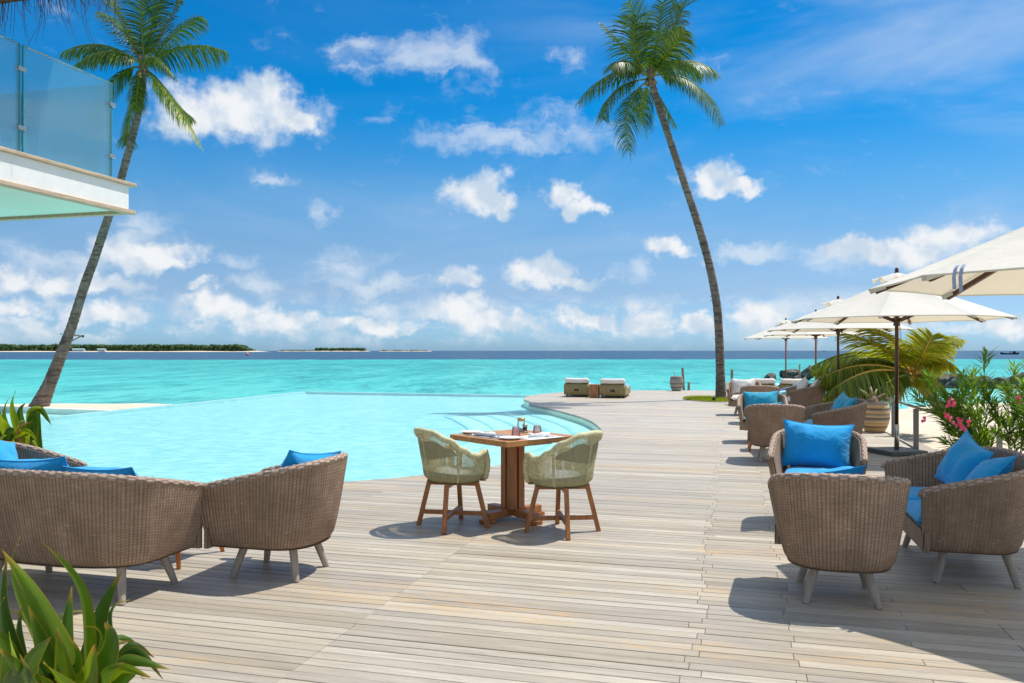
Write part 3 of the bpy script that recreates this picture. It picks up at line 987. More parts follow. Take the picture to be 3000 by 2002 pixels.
# ------------------------------------------------------------------ wicker tub chairs and sofa
def tub_path(hw, back, front, y0, n_exp, N):
    """plan of the shell: straight arms, rounded back; N+1 points evenly spaced from front-right round to front-left"""
    raw = []
    for i in range(13):
        raw.append((hw, front + (y0 - front) * i / 12))
    for i in range(1, 60):
        ph = math.pi * i / 60
        cx, sy = math.cos(ph), math.sin(ph)
        x = hw * math.copysign(abs(cx) ** (2 / n_exp), cx)
        y = y0 + (back - y0) * abs(sy) ** (2 / n_exp)
        raw.append((x, y))
    for i in range(13):
        raw.append((-hw, y0 + (front - y0) * i / 12))
    L = [0.0]
    for a, b in zip(raw, raw[1:]):
        L.append(L[-1] + math.dist(a, b))
    out, k = [], 0
    for i in range(N + 1):
        t = L[-1] * i / N
        while k < len(L) - 2 and L[k + 1] < t:
            k += 1
        s = (t - L[k]) / max(1e-9, L[k + 1] - L[k])
        a, b = raw[k], raw[k + 1]
        out.append((a[0] + (b[0] - a[0]) * s, a[1] + (b[1] - a[1]) * s))
    return out, L[-1]

def make_tub(name, hw=0.39, hwb=0.30, fy=0.37, leg_x=0.2, seat_mat='blue_fabric', legs_y=(0.235, -0.235), seats=1):
    root = empty(name)
    back_t, back_b = -0.42, -0.315
    zb, z_arm, z_back = 0.215, 0.605, 0.775
    _, L = tub_path(hw, back_t, fy, -0.02, 2.7, 40)
    ribs = int(L / 0.024)
    N = ribs * 4
    def level(t):
        e = t ** 0.75
        p, _ = tub_path(hwb + (hw - hwb) * e, back_b + (back_t - back_b) * e, fy - 0.02 + 0.02 * e, -0.02, 2.7, N)
        return p
    ts = [0.0, 0.03, 0.08, 0.16, 0.28, 0.42, 0.56, 0.70, 0.85, 1.0]
    lev = [level(t) for t in ts]
    top = lev[-1]
    def ztop(y):
        s = (fy - y) / (fy - back_t)
        s = max(0, min(1, s))
        return z_arm + (z_back - z_arm) * (s ** 0.9)
    zt = [ztop(p[1]) for p in top]
    # outer, ribbed
    mb = MB()
    P = []
    TH = 0.052
    for r, t in enumerate(ts):
        row = []
        for i in range(N + 1):
            x, y = lev[r][i]
            a, b = lev[r][max(0, i - 1)], lev[r][min(N, i + 1)]
            tx, ty = b[0] - a[0], b[1] - a[1]
            l = math.hypot(tx, ty) or 1
            nx, ny = -ty / l, tx / l
            o = 0.0028 * math.cos(2 * math.pi * i / 4)
            ins = {0: -0.035, 1: -0.012, 2: -0.002}.get(r, 0.0) + (o if r > 0 else 0)
            if nx * x + ny * (y + 0.02) < 0 and abs(x) + abs(y) > 0.05:
                nx, ny = -nx, -ny
            z = zb + (zt[i] - zb) * t + {0: -0.004}.get(r, 0.0)
            row.append((x + nx * ins, y + ny * ins, z))
        P.append(row)
    mb.grid(P, lambda a, b: (L * b / N, P[a][b][2]), flip=False)
    # inner
    step = 2
    Pi = []
    for t in (1.0, 0.75, 0.5, 0.25):
        row = []
        pl = level(t)
        for i in range(0, N + 1, step):
            x, y = pl[i]
            a, b = pl[max(0, i - 1)], pl[min(N, i + 1)]
            tx, ty = b[0] - a[0], b[1] - a[1]
            l = math.hypot(tx, ty) or 1
            nx, ny = -ty / l, tx / l
            row.append((x + nx * TH, y + ny * TH, zb + (zt[i] - zb) * t))
        Pi.append(row)
    # make sure the inner wall is on the inside
    cx = sum(p[0] for p in Pi[0]) / len(Pi[0])
    if abs(Pi[0][0][0]) > abs(top[0][0]):
        TH = -TH
        Pi = []
        for t in (1.0, 0.75, 0.5, 0.25):
            row = []
            pl = level(t)
            for i in range(0, N + 1, step):
                x, y = pl[i]
                a, b = pl[max(0, i - 1)], pl[min(N, i + 1)]
                tx, ty = b[0] - a[0], b[1] - a[1]
                l = math.hypot(tx, ty) or 1
                nx, ny = -ty / l, tx / l
                row.append((x + nx * TH, y + ny * TH, zb + (zt[i] - zb) * t))
            Pi.append(row)
    mb.grid(Pi, lambda a, b: (L * b * step / N, Pi[a][b][2]))
    # top and arm-front closures
    tp_o = [P[-1][i] for i in range(0, N + 1, step)]
    mb.grid([tp_o, Pi[0]], lambda a, b: (L * b * step / N, 0.1 * a))
    for k in (0, -1):
        o_col = [P[r][k] for r in range(len(ts))]
        i_col = [Pi[q][k] for q in range(4)][::-1]
        zs = [p[2] for p in o_col]
        inn = []
        for p in o_col:
            s = -1 if p[0] > 0 else 1
            inn.append((p[0] + s * 0.052, p[1] - 0.002, p[2]))
        mb.grid([o_col, inn], lambda a, b: (0.052 * a, zs[b]))
    # front apron and underside
    ww = hwb
    zs0 = 0.345
    fx = fy - 0.024
    for (xa, xb) in ((-(hwb + 0.05), hwb + 0.05),):
        mb.box(((xa + xb) / 2, fx - 0.012, (zb + zs0) / 2), (xb - xa, 0.03, zs0 - zb))
    mb.poly([(p[0] * 0.98, p[1], zb + 0.001) for p in lev[0][::6]])
    mb.poly([(p[0] * 0.94, p[1] * 0.98, zs0 - 0.01) for p in lev[3][::6]])
    sh = mb.build('shell', 'brown_wicker', root, smooth=True, uv=True)
    autosmooth(sh, 50)
    # braided rim
    mr = MB()
    rp = []
    for i in range(0, N + 1, 2):
        x, y = top[i]
        q = Pi[0][i // step]
        rp.append(((x * 0.62 + q[0] * 0.38), (y * 0.62 + q[1] * 0.38), zt[i] + 0.002))
    f0, f1 = rp[0], rp[-1]
    rp = [(f0[0], f0[1] + 0.004, f0[2] - 0.03)] + rp + [(f1[0], f1[1] + 0.004, f1[2] - 0.03)]
    mr.tube(rp, 0.0235, 10, True, twist=lambda l, th: 1.0 + 0.11 * math.sin(l * 2 * math.pi / 0.045 + 2 * th))
    mr.build('rim', 'braid_wicker', root, smooth=True)
    # seat cushion(s)
    for s in range(seats):
        mc = MB()
        wi = (hwb - 0.012)
        x0 = -wi + 2 * wi * s / seats
        x1 = -wi + 2 * wi * (s + 1) / seats
        nx, ny = 14, 14
        cxm, hwx = (x0 + x1) / 2, (x1 - x0) / 2 - 0.004
        ya, yb = -0.245, fy + 0.005
        for side in (1, -1):
            G = []
            for i in range(nx + 1):
                row = []
                a = -1 + 2 * i / nx
                for j in range(ny + 1):
                    b = -1 + 2 * j / ny
                    sx, sy = math.copysign(abs(a) ** 0.7, a), math.copysign(abs(b) ** 0.7, b)
                    h = (1 - abs(sx) ** 9) * (1 - abs(sy) ** 9)
                    h = h ** 0.5
                    z = 0.402 + side * 0.058 * h + (0.014 * (1 - sx * sx) * (1 - sy * sy) if side > 0 else 0)
                    xx = sx * hwx
                    yy = (ya + yb) / 2 + sy * (yb - ya) / 2
                    fx_ = cxm + xx
                    if sy < 0:
                        lim = wi * (1 - 0.30 * (-sy) ** 3 * (0.30 / hwb))
                        fx_ = max(-lim, min(lim, fx_))
                    row.append((fx_, yy, z))
                G.append(row)
            mc.grid(G, flip=(side < 0))
        mc.build('seat_cushion', seat_mat, root)
    for sx in (-1, 1):
        for ly in legs_y:
            ml = MB()
            tx, ty = sx * (leg_x - 0.055), ly * 0.76
            bx, by = sx * leg_x, ly
            ml.tube([(tx, ty, zb + 0.02), (tx, ty, zb - 0.012), (tx + (bx - tx) * 0.06, ty + (by - ty) * 0.06, zb - 0.0125)], [0.031, 0.031, 0.028], 14)
            ml.tube([(tx, ty, zb - 0.01), (tx + (bx - tx) * 0.5, ty + (by - ty) * 0.5, zb * 0.5), (bx, by, 0.0)], [0.0275, 0.025, 0.0205], 14)
            autosmooth(ml.build('leg', 'bleached_wood', root), 45)
    return root

def pillow_mesh(name, w, h, t, mat, seed=0, sag=0.0):
    mb = MB()
    n = 20
    rr = random.Random(seed)
    for side in (1, -1):
        G = []
        for i in range(n + 1):
            a = -1 + 2 * i / n
            row = []
            for j in range(n + 1):
                b = -1 + 2 * j / n
                ea = math.copysign(abs(a) ** 0.8, a)
                eb = math.copysign(abs(b) ** 0.8, b)
                pull = 1 - 0.085 * (1 - eb * eb) if abs(a) > 0 else 1
                x = ea * w / 2 * (1 - 0.11 * (1 - eb ** 2) * abs(ea))
                y = eb * h / 2 * (1 - 0.15 * (1 - ea ** 2) * abs(eb))
                f = max(0, (1 - abs(ea) ** 2.2) * (1 - abs(eb) ** 2.2)) ** 0.6
                z = side * t / 2 * f
                crease = mnoise.noise(Vector((x * 9 + seed, y * 9, side * 2.0))) * 0.020 + mnoise.noise(Vector((x * 22, y * 7 + seed, side))) * 0.011
                edge = (abs(ea) ** 4 + abs(eb) ** 4)
                z += crease * f + 0.010 * math.sin(9 * a * b + seed) * f * edge
                z += sag * (a * a) * 0.5
                row.append((x, y, z))
            G.append(row)
        mb.grid(G, flip=(side < 0))
    return mb

def pillow(loc, rot, w, h, t, mat, label, seed=0, group=None, sag=0.0):
    o = pillow_mesh('pillow', w, h, t, mat, seed, sag).build('throw_pillow', mat)
    mp = MB()
    edge = []
    for k in range(80):
        q, f = divmod(k, 20)
        e = -1 + 2 * f / 20
        a, b = ((e, -1), (1, e), (-e, 1), (-1, -e))[q]
        edge.append((a * w / 2 * (1 - 0.11 * (1 - b * b) * abs(a)), b * h / 2 * (1 - 0.15 * (1 - a * a) * abs(b)), 0.0))
    mp.tube(edge, 0.0042, 6, False, True)
    mp.build('piping', mat, o)
    o.location = loc
    o.rotation_euler = rot
    return tag(o, label, 'pillow', group)

def local(cx, cy, rz, x, y, z):
    c, s = math.cos(rz), math.sin(rz)
    return (cx + c * x - s * y, cy + s * x + c * y, z)

def chair_pillow(cx, cy, rz, x, y, z, mat, label, tilt=62, yaw=0.0, roll=0.0, w=0.56, h=0.36, t=0.16, seed=0, group=None, sag=0.0):
    o = pillow(local(cx, cy, rz, x, y, z), (0, 0, 0), w, h, t, mat, label, seed, group, sag)
    m = Matrix.Rotation(rz + yaw, 4, 'Z') @ Matrix.Rotation(R(180 - tilt), 4, 'X') @ Matrix.Rotation(roll, 4, 'Z')
    o.rotation_euler = m.to_euler()
    return o

GCH = 'brown wicker tub armchairs set in groups on the deck'
F_V, F_NU = -A, R(90) - A          # facing along +v, facing along -u
proto = make_tub('tub_armchair')
spots = [
    ((2.00, 4.99), -A, 'wicker tub armchair with its back to us, nearest seat by the big parasol', 'blue_fabric'),
    ((2.66, 7.06), R(158), 'wicker tub armchair facing us with one large blue pillow across its back', 'blue_fabric'),
    ((3.585, 11.07), -A, 'wicker tub armchair with its back to us beside an orange table leg', 'sky_fabric'),
    ((4.12, 13.35), R(163), 'wicker tub armchair facing us with a creased teal pillow, middle seating group', 'sky_fabric'),
    ((5.12, 16.75), -A, 'wicker tub armchair with its back to us next to the lounger with an aqua towel', 'white_fabric'),
    ((5.42, 18.95), R(165), 'distant wicker tub armchair facing us with a white pillow', 'white_fabric'),
    (uv2w(-2.97, 4.90), F_NU, 'wicker tub armchair seen side-on between the pool and the wicker sofa, one blue pillow', 'blue_fabric'),
    (uv2w(-5.27, 4.86), R(-90) - A, 'wicker tub armchair behind the sofa beside the strap-leaved lily, arm sloping toward us', 'blue_fabric'),
]
for i, ((x, y), rz, lab, sm) in enumerate(spots):
    o = proto if i == 0 else copy_tree(proto)
    place(o, (x, y, 0), rz)
    tag(o, lab, 'armchair', GCH)
    if sm != 'blue_fabric':
        for ch in o.children:
            if ch.name.startswith('seat_cushion'):
                key = 'seat_' + sm
                me = bpy.data.meshes.get(key)
                if me is None:
                    me = ch.data.copy()
                    me.name = key
                    me.materials.clear()
                    me.materials.append(M(sm))
                ch.data = me
sofa = make_tub('wicker_sofa', hw=0.68, hwb=0.585, fy=0.35, leg_x=0.50, seats=2)
sx_, sy_ = uv2w(-3.98, 4.24)
GS = 'two-seat wicker sofas on the deck'
SOFAS = [((sx_, sy_), -A, 'long brown wicker sofa with its curved back to us behind the strap-leaved plant', 'blue_fabric'),
         ((3.10, 5.66), F_NU, 'wicker sofa seen from its end by the oleander, bright blue seat and pillows', 'blue_fabric'),
         ((4.67, 11.76), F_NU, 'wicker sofa seen from its end in front of the striped clay pot, teal pillows', 'sky_fabric'),
         ((6.52, 18.07), F_NU, 'most distant wicker sofa, seen from its end, with white pillows', 'white_fabric')]
for i, ((x, y), rz, lab, sm) in enumerate(SOFAS):
    o = sofa if i == 0 else copy_tree(sofa)
    place(o, (x, y, 0), rz)
    tag(o, lab, 'sofa', GS)
    if sm != 'blue_fabric':
        for ch in o.children:
            if ch.name.startswith('seat_cushion'):
                ch.data = ch.data.copy()
                ch.data.materials[0] = M(sm)

P_ = 'blue_fabric'
chair_pillow(2.66, 7.06, R(158), 0.01, -0.19, 0.655, P_, 'large bright blue pillow standing across the armchair that faces us', 72, 0, R(3), 0.60, 0.43, 0.24, 1)
chair_pillow(2.00, 4.99, -A, -0.06, 0.03, 0.655, P_, 'blue pillow whose corner pokes above the near wicker armchair back', 40, R(10), R(14), 0.46, 0.40, 0.17, 2)
chair_pillow(3.10, 5.66, F_NU, 0.24, -0.10, 0.67, P_, 'blue pillow with a raised corner standing in the sofa by the oleander', 64, R(14), R(16), 0.47, 0.43, 0.19, 3)
chair_pillow(3.10, 5.66, F_NU, -0.20, -0.14, 0.64, P_, 'flatter, nearer blue pillow slumped in the sofa by the oleander', 50, R(-12), R(-14), 0.44, 0.40, 0.18, 4)
T_ = 'teal_fabric'
chair_pillow(4.12, 13.35, R(163), 0.02, -0.19, 0.645, T_, 'creased teal pillow across the armchair facing us in the middle group', 70, 0, R(-2), 0.58, 0.38, 0.22, 5)
chair_pillow(3.585, 11.07, -A, -0.08, 0.03, 0.655, T_, 'teal pillow just showing above the middle armchair back', 40, R(10), R(12), 0.46, 0.40, 0.16, 6)
chair_pillow(4.67, 11.76, F_NU, 0.20, -0.12, 0.67, T_, 'teal pillow standing in the sofa by the striped pot, farther from us', 64, R(14), R(12), 0.47, 0.42, 0.19, 7)
chair_pillow(4.67, 11.76, F_NU, -0.22, -0.16, 0.66, T_, 'folded teal pillow in the sofa by the striped pot, nearer end', 62, R(-6), R(-8), 0.44, 0.40, 0.16, 8)
W_ = 'white_fabric'
chair_pillow(5.42, 18.95, R(165), 0.0, -0.18, 0.66, W_, 'white pillow in the distant armchair facing us', 72, 0, 0, 0.58, 0.38, 0.20, 9)
chair_pillow(6.52, 18.07, F_NU, 0.35, 0.02, 0.70, W_, 'white pillow near the open front of the most distant sofa', 62, R(10), R(12), 0.44, 0.42, 0.18, 10)
chair_pillow(6.52, 18.07, F_NU, -0.20, -0.18, 0.70, W_, 'white pillow at the back of the most distant sofa', 64, R(-8), R(0), 0.44, 0.40, 0.16, 11)
xa, ya = uv2w(-2.97, 4.90)
chair_pillow(xa, ya, F_NU, 0.0, -0.16, 0.65, P_, 'blue pillow with a peaked corner showing over the armchair between sofa and pool', 60, R(-14), R(-8), 0.54, 0.42, 0.20, 12)
xb, yb = uv2w(-5.27, 4.86)
chair_pillow(xb, yb, R(-90) - A, 0.0, -0.10, 0.66, P_, 'large light blue pillow leaning in the armchair beside the lily, one corner up', 66, R(14), R(22), 0.50, 0.46, 0.20, 13)
for (x, y, z, yaw, tilt, lab, sd) in ((-0.28, -0.06, 0.665, 6, 58, 'blue pillow lying along the sofa behind its curved back, beside the lily armchair', 14),
                                      (0.28, -0.05, 0.64, -4, 52, 'blue pillow lying low in the sofa, its end bulging above the rim', 15)):
    chair_pillow(sx_, sy_, -A, x, y, z, P_, lab, tilt, R(yaw), R(3), 0.56, 0.40, 0.20, sd)

# ------------------------------------------------------------------ orange slatted side tables
def make_side_table():
    root = empty('slatted_side_table')
    s, h = 0.46, 0.43
    for k in range(6):
        mb = MB()
        mb.box((0, -s / 2 + s * (k + 0.5) / 6, h - 0.0125), (s, s / 6 - 0.008, 0.025))
        bevel(mb.build('slat', 'orange_wood', root, False), 0.003)
    for k in range(3):
        for (px, py, sx, sy) in ((0, s / 2 - 0.02, s - 0.05, 0.02), (0, -s / 2 + 0.02, s - 0.05, 0.02), (s / 2 - 0.02, 0, 0.02, s - 0.09), (-s / 2 + 0.02, 0, 0.02, s - 0.09)):
            mb = MB()
            mb.box((px, py, h - 0.05 - 0.042 * k), (sx, sy, 0.030))
            bevel(mb.build('apron_slat', 'orange_wood', root, False), 0.003)
    for sx in (-1, 1):
        for sy in (-1, 1):
            mb = MB()
            mb.tube([(sx * (s / 2 - .045), sy * (s / 2 - .045), h - 0.026), (sx * (s / 2 - .03), sy * (s / 2 - .03), h * 0.55), (sx * (s / 2 + .02), sy * (s / 2 + .02), 0)], [0.024, 0.022, 0.014], 12)
            mb.build('leg', 'orange_wood', root)
    return root
st1 = make_side_table()
xx, yy = uv2w(-3.93, 5.02)
place(st1, (xx, yy, 0), -A)
tag(st1, 'orange slatted wooden side table between the wicker sofa and the armchair', 'side table', 'orange slatted tables')
st2 = copy_tree(st1)
place(st2, (3.83, 12.22, 0), -A)
tag(st2, 'orange slatted wooden side table half hidden among the teal-cushioned armchairs', 'side table', 'orange slatted tables')

# ------------------------------------------------------------------ dining set
def make_dining_chair():
    root = empty('dining_chair')
    a, b, c0 = 0.285, 0.275, 0.02
    PM = R(128)
    def hrim(ph):
        t = abs(ph) / PM
        pts = [(0, 0.835), (0.18, 0.825), (0.38, 0.765), (0.55, 0.685), (0.68, 0.635), (0.78, 0.625), (0.88, 0.650), (0.95, 0.650), (1.0, 0.615)]
        for (p, q), (r_, s_) in zip(pts, pts[1:]):
            if p <= t <= r_:
                k = (t - p) / (r_ - p)
                k = k * k * (3 - 2 * k)
                return q + (s_ - q) * k
        return 0.615
    ZB = 0.395
    def rad(z, ph):
        if z < 0.46:
            k = (z - ZB) / 0.065
            f = 0.74 + 0.21 * math.sin(k * math.pi / 2)
        else:
            f = 0.95 + 0.10 * (z - 0.46) / 0.38
        back = math.cos(ph) * 0.5 + 0.5
        f *= 1 + 0.13 * back * max(0, (z - 0.46) / 0.38)
        return f
    def pt(ph, z, o=0.0):
        f = rad(z, ph)
        return ((a * f + o) * math.sin(ph), c0 - (b * f + o) * math.cos(ph), z)
    # vertical canes
    mb = MB()
    NS = 124
    for i in range(NS + 1):
        ph = -PM + 2 * PM * i / NS
        h = hrim(ph)
        pts = [pt(ph, ZB + (h - ZB) * k / 7) for k in range(8)]
        r = 0.0040 if i % 31 or i in (0, NS) else 0.009
        mb.tube(pts, r, 5, False)
    canes = mb.build('cane_back', 'olive_cane', root)
    # woven bands: seat skirt, back pad, arm wedge
    def band(z0f, z1f, ph0, ph1, n=60, rows=6):
        m2 = MB()
        G = []
        for r in range(rows + 1):
            row = []
            for i in range(n + 1):
                ph = ph0 + (ph1 - ph0) * i / n
                z0, z1 = z0f(ph), z1f(ph)
                row.append(pt(ph, z0 + (z1 - z0) * r / rows, 0.0035 + 0.0022 * (i % 2)))
            G.append(row)
        m2.grid(G, lambda p, q: (0.0075 * q * 120 / n, G[p][q][2]))
        G2 = [[(x * 0.975, (y - c0) * 0.975 + c0, z) for x, y, z in row] for row in G]
        m2.grid(G2, lambda p, q: (0.0075 * q * 120 / n, G2[p][q][2]), flip=True)
        return m2
    band(lambda p: ZB, lambda p: 0.475 + 0.02 * math.cos(p * 1.4), -PM, PM, 160, 8).build('woven_skirt', 'olive_wicker', root)
    def upper(p):
        return min(hrim(p) - 0.07, 0.755 - 0.02 * math.cos(p * 6))
    band(lambda p: 0.585 + 0.05 * abs(p), lambda p: max(0.59 + 0.05 * abs(p), upper(p)), -R(62), R(62), 70, 6).build('woven_back_panel', 'olive_wicker', root)
    # rolled rim down to the front of the seat
    m3 = MB()
    rp = []
    for i in range(81):
        ph = -PM + 2 * PM * i / 80
        rp.append(pt(ph, hrim(ph), 0.004))
    fr, fl = pt(PM, 0.615), pt(-PM, 0.615)
    end_l = [(fl[0] * 0.97, fl[1] - 0.004, 0.42), (fl[0] * 1.0, fl[1] + 0.014, 0.50), (fl[0] * 1.0, fl[1] + 0.016, 0.575)]
    end_r = [(-p[0], p[1], p[2]) for p in reversed(end_l)]
    m3.tube(end_l + rp + end_r, 0.025, 12, True)
    m3.build('rolled_rim', 'olive_cane', root)
    # seat deck with front edge, thin pad
    m4 = MB()
    ring = [pt(-PM + 2 * PM * i / 60, 0.445, -0.006) for i in range(61)]
    m4.poly(ring)
    m4.poly([(x * 0.9, y * 0.92, ZB) for x, y, z in ring])
    m4.box((0, ring[0][1] + 0.012, 0.425), (abs(ring[0][0]) * 2, 0.035, 0.055))
    m4.build('seat', 'olive_wicker', root, False, uv=True)
    m5 = MB()
    m5.lathe([(0.0, 0.449), (0.20, 0.449), (0.222, 0.458), (0.222, 0.470), (0.20, 0.482), (0.0, 0.486)], 32, (0, c0 + 0.005, 0), False)
    m5.build('seat_pad', 'pad_fabric', root)
    # timber base
    for sx in (-1, 1):
        for sy in (-1, 1):
            m6 = MB()
            m6.bar((sx * 0.145, sy * 0.145, 0.395), (sx * 0.215, sy * 0.215, 0.0), 0.036, 0.036, (sx, -sy, 0))
            bevel(m6.build('leg', 'teak_leg', root, False), 0.003)
    for k in (0, 1):
        d = (1, 1) if k else (1, -1)
        m7 = MB()
        m7.bar((-d[0] * 0.15, -d[1] * 0.15, 0.372 - 0.002 * k), (d[0] * 0.15, d[1] * 0.15, 0.372 - 0.002 * k), 0.034, 0.036)
        bevel(m7.build('seat_rail', 'teak_leg', root, False), 0.003)
        m8 = MB()
        m8.bar((-d[0] * 0.195, -d[1] * 0.195, 0.115 + 0.003 * k), (d[0] * 0.195, d[1] * 0.195, 0.115 + 0.003 * k), 0.03, 0.036)
        bevel(m8.build('stretcher', 'teak_leg', root, False), 0.003)
    return root
dc = make_dining_chair()
place(dc, (-0.505, 6.93, 0), R(35 - 90))
tag(dc, 'olive woven dining chair with teak legs, its open arms to the pool side of the table', 'dining chair', 'woven dining chairs at the teak table')
dc['label'] = 'olive woven dining chair on teak legs in front of the blue pool water'
dc2 = copy_tree(dc)
place(dc2, (0.418, 6.72, 0), R(140 - 90))
tag(dc2, 'olive woven dining chair on teak legs standing wholly against the decking', 'dining chair', 'woven dining chairs at the teak table')

TAB = (0.006, 7.22)
TR = R(40)
def make_table():
    root = empty('dining_table', (TAB[0], TAB[1], 0), TR)
    s = 0.80
    for k in range(6):
        mb = MB()
        w = (s - 0.18) / 6
        mb.box((0, -s / 2 + 0.09 + w * (k + 0.5), 0.7275), (s - 0.18, w - 0.0015, 0.045))
        bevel(mb.build('board', 'teak', root, False), 0.0015, 1)
    for sy in (-1, 1):
        mb = MB()
        mb.box((0, sy * (s / 2 - 0.045), 0.7276), (s, 0.089, 0.0452))
        bevel(mb.build('board', 'teak', root, False), 0.002, 1)
        mb = MB()
        mb.box((sy * (s / 2 - 0.045), 0, 0.7274), (0.089, s - 0.1805, 0.0448))
        bevel(mb.build('board', 'teak', root, False), 0.002, 1)
    mb = MB()
    mb.box((0, 0, 0.690), (0.50, 0.50, 0.029))
    bevel(mb.build('subframe', 'teak_leg', root, False), 0.004)
    for (px_, py_) in ((-0.044, -0.044), (0.044, -0.044), (-0.044, 0.044), (0.044, 0.044)):
        mb = MB()
        mb.box((px_, py_, 0.3875), (0.064, 0.064, 0.575))
        bevel(mb.build('post', 'teak_leg', root, False), 0.003)
    mb = MB()
    mb.box((0, 0, 0.385), (0.04, 0.04, 0.57))
    mb.build('core', 'teak_leg', root, False)
    for k in range(4):
        m = Matrix.Rotation(k * math.pi / 2, 4, 'Z')
        mb = MB()
        mb.bar(m @ Vector((0.02, 0, 0.072)), m @ Vector((0.31, 0, 0.066)), 0.085, 0.062)
        ft = bevel(mb.build('foot', 'teak_leg', root, False), 0.004)
        mb = MB()
        mb.box(None, (0.11, 0.105, 0.034), mat=m @ Matrix.Translation((0.285, 0, 0.0172)))
        bevel(mb.build('foot_block', 'teak_leg', ft, False), 0.003)
    tag(root, 'square teak pedestal table laid for two, standing cornerwise on the deck', 'dining table')
make_table()
TZ = 0.7505
def tw(x, y):
    return x, y
def plate(x, y, lab):
    mb = MB()
    mb.lathe([(0.0, 0.004), (0.055, 0.004), (0.062, 0.0), (0.068, 0.004), (0.098, 0.017), (0.1, 0.019), (0.097, 0.0205), (0.066, 0.009), (0.0, 0.008)], 40, (0, 0, 0), False)
    o = mb.build('plate', 'porcelain')
    o.location = (x, y, TZ)
    tag(o, lab, 'plate', 'white side plates on the dining table')
plate(-0.375, 7.36, 'small white plate at the table corner over the pool')
plate(-0.015, 6.86, 'small white plate at the table corner nearest us')
def slab_thing(name, cx, cy, w, d, h, rz, mat, lab, cat, group, z=TZ):
    mb = MB()
    mb.box((0, 0, h / 2), (w, d, h))
    o = bevel(mb.build(name, mat, None, False), min(0.003, h * 0.3), 2)
    o.location = (cx, cy, z)
    o.rotation_euler = (0, 0, rz)
    return tag(o, lab, cat, group)
slab_thing('placemat', -0.175, 7.12, 0.40, 0.28, 0.0025, R(-50), 'grey_linen', 'dark grey placemat under the napkin beside the pool-side plate', 'placemat', 'placemats')
slab_thing('placemat', 0.215, 7.03, 0.40, 0.28, 0.0025, R(40), 'linen', 'pale placemat under the two pink tumblers side of the table', 'placemat', 'placemats')
def napkin(cx, cy, rz, lab, seed):
    mb = MB()
    pts, rad = [], []
    for i in range(13):
        t = i / 12
        pts.append((-0.09 + 0.18 * t, 0.004 * math.sin(5 * t + seed), 0.022 + 0.003 * math.sin(7 * t + seed)))
        rad.append(0.019 + 0.004 * math.sin(9 * t + seed) * (1 if 0.1 < t < 0.9 else 0))
    mb.tube(pts, rad, 14, True, twist=lambda l, th: 1 + 0.13 * math.sin(3 * th + 20 * l) + (0.28 * abs(math.cos(th)) if True else 0))
    o = mb.build('rolled_napkin', 'linen')
    o.scale = (1, 1.15, 0.85)
    o.location = (cx, cy, TZ + 0.003)
    o.rotation_euler = (0, 0, rz)
    tag(o, lab, 'napkin', 'rolled napkins')
napkin(-0.235, 7.10, R(-22), 'rolled white napkin on the dark grey placemat', 0.4)
napkin(0.235, 7.02, R(14), 'rolled white napkin on the pale placemat, in front of a pink tumbler', 2.1)
def tumbler(x, y, lab):
    mb = MB()
    n = 36
    f = lambda th, z: 1 + 0.045 * abs(math.sin(th * 6)) * (1 if 0.008 < z < 0.075 else 0.3)
    mb.lathe([(0.040, 0.0), (0.0405, 0.004), (0.0385, 0.03), (0.034, 0.065), (0.030, 0.086), (0.027, 0.090), (0.0, 0.090)], n, (0, 0, 0), False, f)
    mb.lathe([(0.0, 0.080), (0.025, 0.080), (0.031, 0.06), (0.0365, 0.002), (0.040, 0.0)], n, (0, 0, 0), False, f)
    o = mb.build('tumbler', 'pink_glass')
    o.location = (x, y, TZ + 0.003)
    tag(o, lab, 'tumbler', 'upturned pink glass tumblers')
tumbler(0.034, 7.04, 'upturned pink ribbed glass tumbler in front of the lidded jar')
tumbler(0.223, 7.16, 'upturned pink ribbed glass tumbler standing apart, beyond the second napkin')
j = empty('lidded_jar', (0.085, 7.50, TZ))
mb = MB(); mb.lathe([(0.0, 0.002), (0.036, 0.002), (0.038, 0.01), (0.037, 0.075), (0.033, 0.09), (0.033, 0.10)], 28, (0, 0, 0), False)
mb.build('glass_body', 'clear_glass', j)
mb = MB(); mb.lathe([(0.0, 0.128), (0.030, 0.128), (0.036, 0.124), (0.037, 0.106), (0.034, 0.1005), (0.0, 0.1)], 28, (0, 0, 0), False)
mb.build('lid', 'brass', j)
mb = MB(); mb.lathe([(0.0, 0.004), (0.030, 0.004), (0.031, 0.03), (0.0, 0.032)], 20, (0, 0, 0), False)
mb.build('filling', 'linen', j)
tag(j, 'clear glass jar with a brass lid at the far corner of the table', 'jar')
pm = empty('pepper_mill', (0.118, 7.40, TZ))
mb = MB(); mb.lathe([(0.0, 0.0), (0.024, 0.0), (0.024, 0.02), (0.021, 0.024), (0.021, 0.055)], 24, (0, 0, 0), False)
mb.build('glass_body', 'clear_glass', pm)
mb = MB(); mb.lathe([(0.0, 0.021), (0.0185, 0.021), (0.0185, 0.052), (0.0, 0.052)], 20, (0, 0, 0), False)
mb.build('peppercorns', 'pepper', pm)
mb = MB(); mb.lathe([(0.0225, 0.055), (0.0235, 0.058), (0.021, 0.076), (0.017, 0.082), (0.0, 0.083)], 24, (0, 0, 0), False)
mb.build('cap', 'steel', pm)
tag(pm, 'small glass pepper mill with dark peppercorns beside the lidded jar', 'pepper mill')
